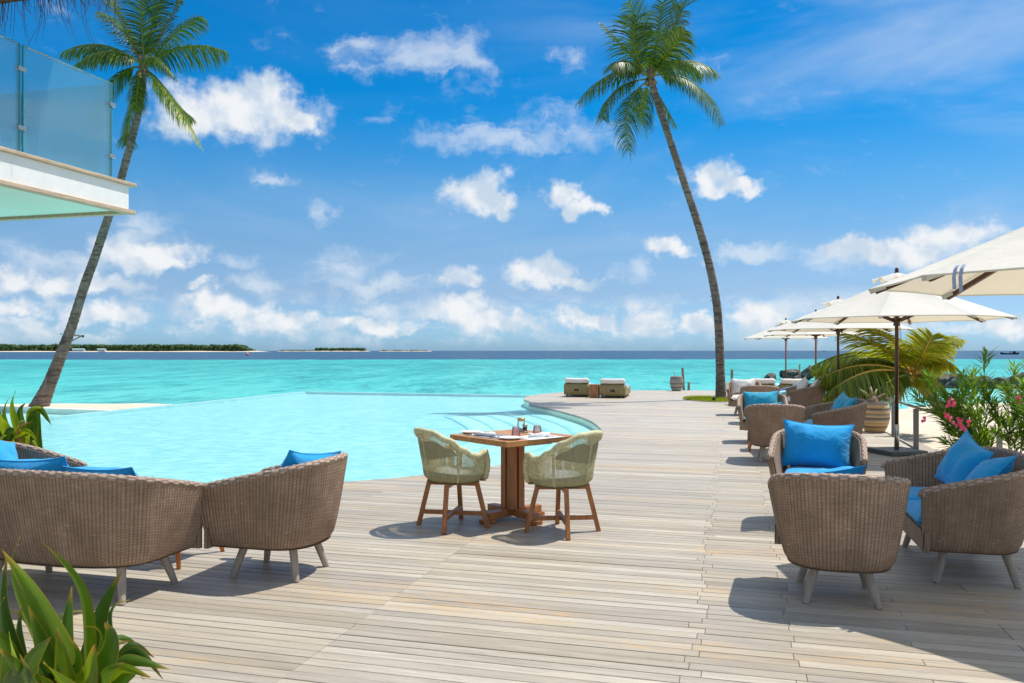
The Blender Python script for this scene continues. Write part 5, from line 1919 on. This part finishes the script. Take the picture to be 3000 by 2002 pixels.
# --- low coconut palm on the beach beside the deck, sprawling fronds
D3 = 18.6
O3 = (px(2140, 905, D3)[0], -0.62)
yp = empty('young_palm', (O3[0], D3, O3[1]))
tag(yp, 'low sprawling coconut palm with yellow-green fronds drooping to the deck edge', 'palm tree')
def rel3(x, y, dy=0.0):
    return rel(x, y, dy, D3, O3)
mb = MB()
tp = [rel3(2180, 960, 0.2), rel3(2155, 935, 0.1), rel3(2130, 905, 0), rel3(2105, 878, 0), rel3(2092, 866, 0)]
mb.tube(tp, [0.13, 0.12, 0.11, 0.10, 0.08], 14, True, twist=lambda l, th: 1 + 0.12 * mnoise.noise(Vector((math.cos(th) * 2, math.sin(th) * 2, l * 4))))
mb.build('trunk', 'coir', yp)
fr3 = [ # mid, tip, depths, leaflet, droop, mat, rach
    (2040, 808, 1938, 765, -0.2, -0.3, 0.95, 0.35, 'yellow_leaf', 'rachis_yellow'),
    (2005, 838, 1895, 862, -0.9, -1.5, 1.05, 1.3, 'young_leaf', 'rachis_yellow'), (2000, 825, 1885, 872, -0.3, -0.6, 1.05, 1.3, 'young_leaf', 'rachis'),
    (2010, 850, 1920, 888, -1.2, -2.0, 0.95, 1.2, 'young_leaf', 'rachis_yellow'), (2015, 832, 1925, 905, 0.4, 0.7, 1.0, 1.2, 'palm_leaf', 'rachis'),
    (1990, 830, 1880, 895, 0.8, 1.4, 0.95, 1.2, 'palm_leaf', 'rachis'), (2030, 850, 1960, 905, -0.7, -1.0, 0.9, 1.2, 'palm_leaf', 'rachis'),
    (2000, 845, 1900, 905, 0.1, 0.1, 1.0, 1.3, 'young_leaf', 'rachis'), (2045, 838, 1975, 815, 0.9, 1.5, 0.8, 0.7, 'palm_leaf', 'rachis'),
    (2130, 835, 2182, 795, -0.1, -0.2, 0.85, 0.4, 'yellow_leaf', 'rachis_yellow'), (2145, 830, 2178, 832, -0.5, -0.9, 0.62, 1.0, 'yellow_leaf', 'rachis_yellow'),
    (2125, 828, 2150, 812, 0.6, 1.0, 0.7, 0.8, 'yellow_leaf', 'rachis_yellow'), (2120, 860, 2155, 880, -0.6, -1.0, 0.65, 1.2, 'yellow_leaf', 'rachis_yellow'),
    (2065, 835, 2020, 812, 1.0, 1.8, 0.8, 0.8, 'young_leaf', 'rachis_yellow'), (2050, 870, 1990, 920, -1.0, -1.5, 0.8, 1.3, 'young_leaf', 'rachis'),
    (1990, 815, 1868, 850, 0.5, 0.9, 0.9, 1.2, 'young_leaf', 'rachis'), (2025, 865, 1950, 925, 0.2, 0.3, 0.85, 1.2, 'palm_leaf', 'rachis'),
    (2058, 792, 1992, 748, -0.5, -0.8, 0.85, 0.4, 'yellow_leaf', 'rachis_yellow'), (2140, 800, 2196, 778, -0.4, -0.7, 0.85, 0.4, 'yellow_leaf', 'rachis_yellow'), (2118, 812, 2140, 770, -0.7, -1.0, 0.7, 0.35, 'yellow_leaf', 'rachis_yellow')]
b3 = Vector(rel3(2095, 868, 0))
for i, (mx, my, tx, ty, md, td, ll, dr, lm, rm) in enumerate(fr3):
    for ps_ in range(2 if i in (1, 2, 3, 5, 7, 8, 13, 15, 11) else 1):
        jx, jy = (random.uniform(-14, 14), random.uniform(-10, 12)) if ps_ else (0, 0)
        frond(yp, b3 + Vector((random.uniform(-.08, .08), random.uniform(-.08, .08), random.uniform(-.06, .06))), rel3(mx + jx * .5, my + jy * .6, md + ps_ * .35), rel3(tx + jx, ty + jy, td + ps_ * .5), ll * 0.86, 72, dr, lm, rm, 300 + i + 40 * ps_, 0.04, 0.18, 0.036)
mb = MB()
rr = random.Random(4)
for k in range(46):
    p = Vector(rel3(2062 + rr.uniform(-35, 22), 878 + rr.uniform(-8, 8), rr.uniform(-0.5, 0.3)))
    q = p + Vector((rr.uniform(-.25, .12), rr.uniform(-.15, .15), -rr.uniform(0.2, 0.55)))
    w = Vector((0.02, 0.01, 0))
    m_ = (p + q) / 2 + Vector((rr.uniform(-.08, .08), rr.uniform(-.05, .05), 0.05))
    mb.grid([[tuple(p - w), tuple(m_ - w * 1.3), tuple(q - w * .3)], [tuple(p + w), tuple(m_ + w * 1.3), tuple(q + w * .3)]])
db = mb.build('dead_leaves', 'dry_frond', yp)

# plant stump in the striped pot: cut palm boots
ps = empty('potted_palm_stump', (6.69, 14.95, 0.43))
mb = MB()
mb.lathe([(0.0, 0.0), (0.11, 0.0), (0.12, 0.10), (0.09, 0.19), (0.03, 0.24), (0.0, 0.245)], 16, (-0.04, 0, 0), False, lambda th, z: 1 + 0.12 * math.sin(5 * th + 9 * z))
mb.build('trunk', 'coir', ps)
for k, (dx, dy, h, l) in enumerate(((-0.22, 0.05, 0.36, 1), (-0.08, -0.06, 0.38, 1), (0.10, 0.05, 0.36, 1), (0.2, -0.05, 0.28, 1), (0.02, 0.12, 0.40, 1))):
    mb = MB()
    mb.tube([(-0.04, 0, 0.14), (-0.04 + dx * 0.5, dy * 0.5, h * 0.75), (-0.04 + dx, dy, h)], [0.035, 0.028, 0.014], 8)
    mb.build('cut_stalk', 'coir' if k % 2 else 'rachis', ps)
tag(ps, 'cut-back palm stump with bare stalks growing in the striped clay pot', 'plant')

# ------------------------------------------------------------------ strap-leaved lilies
def strap_leaf(root, pts, w, mat, seed, fold=0.25, twist=0.0):
    P3 = [Vector(p) for p in pts]
    path, n0 = [], len(P3)
    for i in range(n0 - 1):
        a, b, c, d = (P3[max(0, min(n0 - 1, k))] for k in (i - 1, i, i + 1, i + 2))
        for j in range(9):
            t = j / 9
            path.append(0.5 * ((2 * b) + (c - a) * t + (2 * a - 5 * b + 4 * c - d) * t * t + (3 * b - a - 3 * c + d) * t ** 3))
    path.append(P3[-1])
    L = [0.0]
    for a, b in zip(path, path[1:]):
        L.append(L[-1] + (b - a).length)
    G = [[] for _ in range(5)]
    n = len(path) - 1
    for k, p in enumerate(path):
        t = L[k] / L[-1]
        T = (path[min(n, k + 1)] - path[max(0, k - 1)]).normalized()
        side = T.cross(Vector((0, -1, 0.35)))
        if side.length < 0.2:
            side = T.cross(Vector((1, 0, 0)))
        side.normalize()
        side = Matrix.Rotation(twist * t * 1.6 + 0.22 * math.sin(4 * t + seed), 3, T) @ side
        nor = T.cross(side)
        ww = w * (0.5 + 0.5 * min(1, t / 0.45)) * (1 - max(0, (t - 0.62) / 0.38) ** 1.9) + 0.0015
        wav = 0.045 * w * math.sin(17 * t + seed * 2)
        for q, s in enumerate((-1, -0.5, 0, 0.5, 1)):
            G[q].append(tuple(p + side * s * ww / 2 + nor * (abs(s) * fold * ww + wav * s * abs(s))))
    mb = MB()
    mb.grid(G, lambda a, b: (a / 4, L[b] / L[-1]))
    return mb.build('leaf', mat, root)

# behind the far armchair
lil = empty('crinum_lily', (-4.82, 8.15, 0))
tag(lil, 'strap-leaved green lily clump at the pool edge behind the lily-side armchair', 'plant', 'crinum lilies')
f8 = 2375 / 1.2766
def rlil(x, y, dy, o, D):
    X, Z = px(x, y, D + dy)
    return (X - o[0], dy, Z)
LB = [ # tip x,y, depth, mid x,y, width, mat
    (35, 898, 0.0, 28, 960, .085, 0), (20, 912, 0.3, 10, 970, .05, 0), (58, 925, 0.1, 45, 965, .09, 0), (100, 935, -0.1, 60, 960, .085, 0), (118, 975, 0.0, 80, 945, .075, 0), (82, 1010, -0.2, 75, 958, .08, 0),
    (-15, 900, 0.1, -8, 960, .1, 0), (5, 940, -0.3, 8, 985, .1, 1), (-40, 930, 0.2, -20, 975, .1, 0), (60, 965, -0.3, 40, 990, .07, 1), (72, 990, -0.3, 45, 1005, .06, 1), (88, 1018, -0.3, 60, 1000, .05, 1),
    (48, 1000, -0.4, 30, 1020, .06, 1), (15, 1000, -0.4, 8, 1020, .07, 1), (-30, 960, -0.3, -10, 1000, .1, 0), (70, 1000, 0.2, 55, 980, .07, 0), (-60, 970, 0.0, -30, 990, .1, 0), (35, 985, -0.4, 20, 1010, .08, 0), (90, 1030, -0.1, 60, 1010, .06, 0)]
for i, (tx, ty, dy, mx, my, w, m_) in enumerate(LB):
    base = (random.uniform(-.12, .12), random.uniform(-.1, .1), 0.0)
    strap_leaf(lil, [base, rlil(mx, my, dy * 0.5, (-4.82, 0), 8.15), rlil(tx, ty, dy, (-4.82, 0), 8.15)], w * 1.25, 'lily_pale' if m_ or i % 3 == 0 else 'lily_leaf', i, 0.25, 0.3 * (i % 3 - 1))
strap_leaf(lil, [(0.1, 0, 0), rlil(40, 1000, -0.3, (-4.82, 0), 8.15), rlil(72, 968, -0.35, (-4.82, 0), 8.15)], 0.045, 'dry_frond', 40)

# close to us at the lower corner
LC = (-1.02, 2.05)
lf = empty('crinum_lily', (LC[0], LC[1], 0))
tag(lf, 'broad strap-leaved green lily close to us, in front of the sofa', 'plant', 'crinum lilies')
FB = [ # base x,y | mid x,y | tip x,y | depth | width | pale
    (205, 1640, 190, 1370, 97, 1243, -0.1, .052, 0), (205, 1640, 225, 1430, 278, 1312, 0.05, .078, 0), (180, 1640, 95, 1400, 5, 1262, -0.2, .078, 0), (150, 1640, 30, 1340, 45, 1230, 0.15, .045, 0),
    (60, 1650, 5, 1420, 15, 1270, -0.1, .07, 0), (150, 1650, 150, 1480, 165, 1345, 0.2, .065, 0), (250, 1650, 275, 1520, 392, 1537, -0.15, .060, 1), (250, 1650, 290, 1490, 355, 1510, 0.1, .06, 0),
    (230, 1640, 255, 1480, 240, 1430, -0.3, .07, 0), (200, 1650, 230, 1465, 190, 1437, -0.1, .05, 1), (60, 1650, 40, 1470, 50, 1385, 0.0, .08, 0), (100, 1660, 90, 1490, 88, 1370, 0.25, .05, 1),
    (20, 1660, -20, 1450, 10, 1370, -0.2, .08, 0), (120, 1660, 105, 1520, 65, 1390, -0.2, .085, 0), (260, 1660, 300, 1545, 330, 1560, -0.25, .06, 1), (230, 1660, 195, 1530, 250, 1490, -0.1, .055, 0),
    (30, 1660, 30, 1540, 20, 1450, -0.3, .07, 1), (170, 1660, 200, 1560, 215, 1480, -0.3, .08, 0), (290, 1660, 250, 1420, 300, 1375, 0.2, .035, 1), (110, 1660, 60, 1560, -10, 1480, -0.3, .08, 0), (160, 1660, 150, 1560, 130, 1440, -0.25, .07, 0),
    (80, 1670, 70, 1590, 45, 1500, -0.35, .09, 0), (200, 1670, 160, 1590, 100, 1520, -0.3, .09, 0),
    (40, 1660, -10, 1380, -25, 1290, 0.1, .06, 0), (100, 1660, 75, 1460, 30, 1400, 0.3, .06, 0), (220, 1660, 262, 1540, 345, 1555, -0.3, .05, 1), (120, 1660, 135, 1470, 118, 1395, 0.3, .05, 0),
    (140, 1660, 175, 1520, 160, 1465, -0.2, .07, 0), (250, 1660, 235, 1560, 285, 1520, -0.35, .06, 0), (240, 1660, 300, 1500, 375, 1560, -0.1, .05, 0), (190, 1660, 255, 1470, 330, 1490, 0.25, .045, 0), (90, 1660, 120, 1440, 200, 1400, 0.35, .05, 0), (40, 1660, 20, 1490, -30, 1440, -0.25, .07, 0), (180, 1660, 240, 1500, 300, 1470, 0.15, .05, 0), (20, 1660, 60, 1530, 120, 1460, -0.35, .075, 0)]
for i, (bx_, by_, mx, my, tx, ty, dy, w, m_) in enumerate(FB):
    bb = ((bx_ - 150) * 0.0007, dy * 0.3, 0.0)
    strap_leaf(lf, [bb, rlil(bx_, by_, dy * 0.5, (LC[0], 0), LC[1]), rlil(mx, my, dy * 0.75, (LC[0], 0), LC[1]), rlil(tx, ty, dy, (LC[0], 0), LC[1])], w * 0.86, 'lily_pale' if m_ and i % 4 == 0 else 'lily_leaf', 60 + i, 0.22, 0.35 * (i % 3 - 1))

# ------------------------------------------------------------------ oleander
OC = (6.50, 10.55)
ol = empty('oleander_shrub', (OC[0], OC[1], -0.45))
tag(ol, 'oleander shrub with narrow green leaves and pink flowers beside the deck rail', 'shrub')
rr = random.Random(21)
leaf = MB()
tips = []
def whorl(p, d, n=3, L=0.13):
    d = d.normalized()
    u = d.cross(Vector((0, 0, 1)))
    u = u.normalized() if u.length > 0.1 else Vector((1, 0, 0))
    v = d.cross(u)
    a0 = rr.uniform(0, 6.28)
    for k in range(n):
        a = a0 + 6.283 * k / n
        o = (u * math.cos(a) + v * math.sin(a))
        ld = (o * rr.uniform(0.6, 1.0) + d * rr.uniform(0.5, 1.1)).normalized()
        l = L * rr.uniform(0.85, 1.3)
        s = ld.cross(d).normalized() * 0.0138
        q1 = p + ld * l * 0.4
        q2 = p + ld * l + Vector((0, 0, -0.015))
        leaf.poly([p, q1 - s, q2, q1 + s])
def grow_stem(p, d, L, r, depth):
    pts = [p.copy()]
    n = 7
    for k in range(n):
        d = (d + Vector((rr.uniform(-.12, .12), rr.uniform(-.12, .12), 0.07))).normalized()
        p = p + d * (L / n)
        pts.append(p.copy())
        if depth > 0 and k in ((2, 4, 5) if depth == 2 else (2, 5)):
            grow_stem(p, (d + Vector((rr.uniform(-.9, .9), rr.uniform(-.8, .8), rr.uniform(-.1, .3)))).normalized(), L * rr.uniform(0.45, 0.7), r * 0.6, depth - 1)
        if depth < 2 and (k > 1 or depth == 0):
            for e in range(1):
                whorl(p - d * (L / n) * e / 2, d, 3, 0.19)
    for e in range(5):
        whorl(p - d * 0.036 * e, d, 3, 0.14 + 0.014 * e)
    mb = MB()
    mb.tube(pts, [r * (1 - 0.75 * k / n) for k in range(n + 1)], 6)
    mb.build('branch', 'branch', ol)
    tips.append(p.copy())
for k in range(15):
    a = rr.uniform(0, 6.283)
    d = Vector((math.cos(a) * 0.80 - 0.08, math.sin(a) * 0.50, 0.95))
    grow_stem(Vector((rr.uniform(-.18, .3), rr.uniform(-.2, .25), 0)), d.normalized(), rr.uniform(0.82, 1.18), 0.014, 2)
fo = leaf.build('foliage', 'oleander_leaf', ol, False)
tag(fo, kind='stuff')
def blossom(c, n=6):
    mb = MB()
    for k in range(n):
        fc = c + Vector((rr.uniform(-.055, .055), rr.uniform(-.05, .02), rr.uniform(-.06, .06)))
        ax = Vector((rr.uniform(-.6, .6), -1, rr.uniform(-.3, .8))).normalized()
        u = ax.cross(Vector((0, 0, 1))).normalized()
        v = ax.cross(u)
        for q in range(5):
            a = 6.283 * q / 5 + k
            o = u * math.cos(a) + v * math.sin(a)
            s = u * -math.sin(a) + v * math.cos(a)
            mb.poly([fc, fc + o * .014 - s * .010 + ax * .005, fc + o * .026 + ax * .004, fc + o * .014 + s * .010 + ax * .005])
    mb.build('blossom', 'oleander_flower', ol, False)
for (x, y, dy, n) in ((2182, 922, -0.55, 9), (2178, 960, -0.5, 6), (2192, 968, -0.5, 7), (2213, 975, -0.45, 9), (2121, 966, -0.4, 3), (2343, 913, -0.3, 5), (2208, 985, -0.5, 4)):
    X, Z = px(x, y, OC[1] + dy)
    blossom(Vector((X - OC[0], dy, Z + 0.45)), n)

# stair rails down to the beach
def rail(u, v, lab):
    x, y = uv2w(u, v)
    root = empty('stair_rail', (x, y, 0), -A)
    for (dx, zb, zt) in ((0.0, -0.6, 0.60), (1.15, -0.75, 0.22)):
        mb = MB(); mb.bar((dx, 0, zb), (dx, 0, zt), 0.075, 0.045)
        bevel(mb.build('post', 'grey_metal', root, False), 0.004)
    mb = MB(); mb.bar((-0.12, 0, 0.665), (1.30, 0, 0.19), 0.085, 0.04)
    bevel(mb.build('handrail', 'grey_wood', root, False), 0.006)
    tag(root, lab, 'handrail', 'stair rails from deck to beach')
rail(2.72, 15.55, 'grey metal stair rail with timber cap beside the striped pot, farther of the two')
rail(2.72, 13.75, 'grey metal stair rail whose post stands in front of the oleander, nearer of the two')
stp = empty('beach_stair', (*uv2w(2.72, 14.65), 0), -A)
for k in range(3):
    mb = MB(); mb.box((0.2 + 0.32 * k, 0, -0.10 - 0.13 * k), (0.34, 1.7, 0.05))
    bevel(mb.build('tread', 'weathered_teak', stp, False), 0.004)
tag(stp, 'short timber steps leading from the deck to the sand between the rails', 'steps')

# ------------------------------------------------------------------ balcony building
def build_balcony():
    k = 1.72
    cx, cy = -2.752 * k, 5.821 * k
    zb = 1.5 + k
    root = empty('balcony_building', (cx, cy, 0), -A)
    # local: x = u (to the right), y = v (away); the slab occupies x<0, y<0
    Lu, Lv = 7.0, 12.0
    tag(root, 'white balcony corner with timber edging and pale mint soffit above the pool', 'building')
    zt = zb + 0.315
    def bxs(name, mat, c, s, par=root, bv=0.0):
        mb = MB(); mb.box(c, s)
        o = mb.build(name, mat, par, False)
        if bv:
            bevel(o, bv, 2)
        return o
    bxs('fascia', 'white_plaster', (-0.02, -Lv / 2, (zb + zt) / 2), (0.04, Lv, zt - zb), bv=0.003)
    bxs('fascia', 'white_plaster', (-Lu / 2 - 0.02, -0.02, (zb + zt) / 2), (Lu - 0.04, 0.0398, zt - zb), bv=0.003)
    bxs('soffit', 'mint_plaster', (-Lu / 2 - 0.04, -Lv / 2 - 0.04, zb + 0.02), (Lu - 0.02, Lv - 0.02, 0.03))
    bxs('floor_slab', 'white_plaster', (-Lu / 2 - 0.04, -Lv / 2 - 0.04, zt - 0.06), (Lu - 0.02, Lv - 0.02, 0.10))
    bxs('lower_trim', 'edge_timber', (0.0, -Lv / 2 + 0.02, zb - 0.008), (0.10, Lv + 0.1, 0.05), bv=0.008)
    bxs('lower_trim', 'edge_timber', (-Lu / 2 - 0.052, 0.0, zb - 0.009), (Lu, 0.10, 0.048), bv=0.008)
    bxs('upper_trim', 'edge_timber', (-0.06, -Lv / 2 + 0.03, zt + 0.021), (0.20, Lv + 0.14, 0.042), bv=0.008)
    bxs('upper_trim', 'edge_timber', (-Lu / 2 - 0.165, -0.02, zt + 0.0205), (Lu, 0.2, 0.041), bv=0.008)
    # wall behind, mostly out of view
    bxs('wall', 'white_plaster', (-Lu - 0.1, -Lv / 2, 2.4), (0.2, Lv, 4.8))
    for y in (-2.0, -8.0):
        bxs('column', 'white_plaster', (-Lu + 0.6, y, zb / 2), (0.35, 0.35, zb))
    # glass balustrade
    h0, h1 = zt + 0.045, zt + 0.045 + 1.19
    def pane(x0, y0, x1, y1):
        mb = MB()
        mb.bar(((x0 + x1) / 2, (y0 + y1) / 2, h0), ((x0 + x1) / 2, (y0 + y1) / 2, h1), 0.012 if x0 == x1 else abs(x1 - x0), 0.012 if y0 == y1 else abs(y1 - y0), (0, 1, 0))
        p = mb.build('glass_pane', 'balustrade_glass', root, False)
        me = MB()
        me.bar((x0, y0, h1 + 0.003), (x1, y1, h1 + 0.003), 0.0125, 0.005)
        for (x, y) in ((x0, y0), (x1, y1)):
            me.bar((x, y, h0), (x, y, h1), 0.0135, 0.0135)
        me.build('polished_edge', 'glass_edge', p, False)
    gx, gy = -0.13, -0.13
    ys = [gy - 0.01, -1.42]
    y = gy - 0.01
    for k2 in range(4):
        pane(gx, y, gx, y - 1.28)
        for hz in (0.30, 0.93):
            for yy in ((y - 1.30,) if k2 else (y - 1.30, y + 0.005)):
                mb = MB(); mb.box((gx, yy, h0 + hz), (0.035, 0.10, 0.045))
                bevel(mb.build('glass_clamp', 'steel', root, False), 0.004)
        y -= 1.32
    x = gx - 0.01
    for k2 in range(3):
        pane(x, gy, x - 1.28, gy)
        for hz in (0.30, 0.93):
            mb = MB(); mb.box((x - 1.30, gy, h0 + hz), (0.10, 0.035, 0.045))
            bevel(mb.build('glass_clamp', 'steel', root, False), 0.004)
        x -= 1.32
build_balcony()
def build_thatch():
    # eave corner above the balcony
    ex, ey, ez = -4.45, 9.15, 5.62
    root = empty('thatched_roof', (ex, ey, ez), -A)
    tag(root, 'shaggy thatched roof edge with hanging straws above the balcony', 'roof')
    mb = MB()
    mb.grid([[(-7, 0, 0.0), (0, 0, 0.0)], [(-7, -3.5, 2.4), (-2.4, -3.5, 2.4)]])
    mb.grid([[(0, 0, 0.0), (0, -9, 0.0)], [(-2.4, -3.5, 2.4), (-2.4, -9, 2.4)]])
    mb.grid([[(-7, 0, -0.02), (0, 0, -0.02)], [(-7, -9, -0.02), (0, -9, -0.02)]], flip=True)
    mb.build('thatch_slope', 'thatch', root, False)
    mb = MB()
    r2 = random.Random(31)
    for k in range(760):
        if k % 2:
            p = Vector((-7 * r2.random() ** 1.0, r2.uniform(-0.05, 0.04), r2.uniform(-0.02, 0.06)))
        else:
            p = Vector((r2.uniform(-0.04, 0.05), -5 * r2.random(), r2.uniform(-0.02, 0.06)))
        L = r2.uniform(0.10, 0.36) if r2.random() < 0.84 else r2.uniform(0.42, 0.72)
        bx_, by_ = r2.uniform(-.1, .16) * L * 3, r2.uniform(-.08, .08) * L * 3
        mid = p + Vector((bx_ * 0.25, by_ * 0.25, -L * 0.55))
        end = p + Vector((bx_, by_, -L))
        mb.tube([p, mid, end], [0.005, 0.0035, 0.0015], 4, False)
    fr_ = mb.build('straw_fringe', 'thatch', root)
    tag(fr_, kind='stuff')
build_thatch()

# ------------------------------------------------------------------ breakwater rocks
rock_meshes = []
for k in range(6):
    bm = bmesh.new()
    bmesh.ops.create_icosphere(bm, subdivisions=2, radius=1.0)
    rk = random.Random(50 + k)
    off = Vector((rk.uniform(0, 50), rk.uniform(0, 50), 0))
    for v in bm.verts:
        n_ = mnoise.noise(v.co * 1.1 + off) * 0.60 + mnoise.noise(v.co * 2.7 + off) * 0.30
        c_ = mnoise.cell(v.co * 1.6 + off) * 0.12
        v.co *= 1 + n_ + c_
    me = bpy.data.meshes.new('rock')
    bm.to_mesh(me); bm.free()
    me.materials.append(M('rock'))
    rock_meshes.append(me)
rk = random.Random(77)
path = [(23.6, 72.5), (27.4, 70.5), (28.6, 64), (30.2, 57.5), (34, 55), (40, 55.5), (48, 58)]
cnt = 0
segs = []
for (a, b) in zip(path, path[1:]):
    L = math.dist(a, b)
    m_ = max(2, int(L / 0.62))
    for q in range(m_):
        t = (q + rk.random()) / m_
        segs.append((a[0] + (b[0] - a[0]) * t, a[1] + (b[1] - a[1]) * t))
for i, (x, y) in enumerate(segs):
    for lay in range(2):
        s = rk.uniform(0.38, 0.72)
        o = bpy.data.objects.new('rock', rk.choice(rock_meshes))
        C.objects.link(o)
        o.location = (x + rk.uniform(-.8, .8), y + rk.uniform(-.9, .9), SEA_Z + 0.05 + lay * rk.uniform(0.32, 0.6))
        o.scale = (s * rk.uniform(0.9, 1.35), s, s * rk.uniform(0.65, 0.9))
        o.rotation_euler = (rk.uniform(-.4, .4), rk.uniform(-.4, .4), rk.uniform(0, 6.28))
        tag(o, 'dark grey boulder of the low breakwater rising from the turquoise water', 'rock', 'breakwater boulders')

# ------------------------------------------------------------------ islands on the horizon
def island(name_l, x0, x1, D, hmin, hmax, n, seed, houses=0, lab=''):
    """x0..x1: sighted bearings of its two ends"""
    f = 2375 / 1.2766
    X0, X1 = (x0 - 1175) / f * D, (x1 - 1175) / f * D
    mb = MB()
    m_ = 60
    G = []
    for r, (dy, z) in enumerate(((-26, SEA_Z - 0.2), (-14, 0.3), (20, 1.2), (120, -2))):
        G.append([(X0 + (X1 - X0) * (-0.02 + 1.06 * i / m_), D + dy + 12 * math.sin(i * 0.37), z if 0 < i < m_ else SEA_Z - 0.5) for i in range(m_ + 1)])
    mb.grid(G)
    isl = mb.build('island_ground', 'sand')
    tag(isl, kind='structure')
    r2 = random.Random(seed)
    ico = bmesh.new()
    bmesh.ops.create_icosphere(ico, subdivisions=1, radius=1.0)
    iv = [v.co.copy() for v in ico.verts]
    fc = [[v.index for v in f_.verts] for f_ in ico.faces]
    ico.free()
    mb = MB()
    for k in range(n):
        t = r2.random()
        env = min(1, t / 0.03 + 0.4, (1 - t) / 0.05 + 0.25)
        h = (hmin + (hmax - hmin) * (0.5 + 0.5 * mnoise.noise(Vector((t * 9, seed, 0))))) * env * r2.uniform(0.7, 1.08)
        X = X0 + (X1 - X0) * t
        Y = D + r2.uniform(0, 60)
        for lay in range(2):
            w = r2.uniform(2.6, 5.0)
            b = len(mb.v)
            zc = h * (0.82 if lay == 0 else r2.uniform(0.2, 0.55))
            for c in iv:
                j = 1 + r2.uniform(-.4, .4)
                mb.v.append((X + c.x * w * j, Y + c.y * w * j, zc + c.z * h * 0.28 * j))
            for q in fc:
                mb.f.append(tuple(b + i for i in q))
    tr_ = mb.build('island_trees', 'far_trees', isl, False)
    tag(tr_, kind='stuff')
    return X0, X1
island('a', -60, 567, 1850, 11, 17, 1700, 1)
island('b', 718, 836, 2900, 9, 13, 260, 2)
island('c', 640, 720, 3600, 4, 6, 200, 3)
island('d', 872, 983, 3400, 3, 5, 180, 4)
def house(x, w, lab):
    D = 1815
    f = 2375 / 1.2766
    X = (x - 1175) / f * D
    root = empty('beach_house', (X, D, 0))
    mb = MB(); mb.box((0, 0, 2.0), (w, 8, 4.2)); mb.build('wall', 'white_paint', root, False)
    mb = MB()
    mb.grid([[(-w / 2 - 1, -5, 4.0), (w / 2 + 1, -5, 4.0)], [(-w / 2 - 1, 0, 6.6), (w / 2 + 1, 0, 6.6)], [(-w / 2 - 1, 5, 4.0), (w / 2 + 1, 5, 4.0)]])
    mb.build('roof', 'tin_roof', root, False)
    tag(root, lab, 'house', 'tiny houses on the horizon island')
house(181, 26, 'tiny pale house on the island shore just past the leaning palm')
house(234, 16, 'tiny greenish-roofed house on the island shore, first from the gap in the trees')
# buoy and boats
bu = empty('buoy', (*[(px(567.5, 816, 441)[0]), 441], SEA_Z))
mb = MB(); mb.lathe([(0.0, -0.3), (0.6, 0.0), (0.85, 0.5), (0.85, 0.75), (0.6, 1.25), (0.0, 1.5)], 18, (0, 0, 0), False); mb.build('float', 'buoy_paint', bu)
mb = MB(); mb.lathe([(0.0, 1.46), (0.16, 1.5), (0.12, 1.75), (0.0, 1.78)], 12, (0, 0, 0), False); mb.build('top_ring', 'white_paint', bu)
tag(bu, 'round pinkish red buoy floating on the dark water', 'buoy')
def boat(x, D, L, lab, mat='boat_paint', cabin=True):
    X = px(x, 805, D)[0]
    root = empty('boat', (X, D, SEA_Z))
    mb = MB()
    G = []
    for t in range(13):
        s = t / 12
        w = 1.1 * math.sin(math.pi * (0.08 + 0.84 * s)) ** 0.5
        sheer = 0.9 + 0.7 * (2 * s - 1) ** 4
        xx = -L / 2 + L * s
        G.append([(xx, -w, sheer), (xx * 0.96, -w * 0.6, 0.0), (xx * 0.95, 0, -0.3), (xx * 0.96, w * 0.6, 0.0), (xx, w, sheer)])
    mb.grid(G)
    mb.poly([(g_[0][0], g_[0][1], g_[0][2] - 0.12) for g_ in G] + [(g_[4][0], g_[4][1], g_[4][2] - 0.12) for g_ in reversed(G)])
    mb.build('hull', mat, root)
    if cabin:
        mb = MB(); mb.box((L * 0.25, 0, 1.5), (L * 0.12, 1.5, 1.4)); mb.build('cabin', mat, root, False)
        mb = MB(); mb.bar((L * 0.05, 0, 0.8), (L * 0.05, 0, 2.2), 0.4); mb.build('crate', mat, root, False)
    tag(root, lab, 'boat', 'boats out at sea')
boat(2317, 560, 12.5, 'low dark boat on the far water behind the oleander')
boat(1890, 2400, 9, 'speck of a dark boat on the horizon under the parasols')
boat(2245, 3000, 30, 'white wave line on the horizon beyond the fronds, built as a pale hull', 'white_paint')  # hull shape stands in for a white wave line
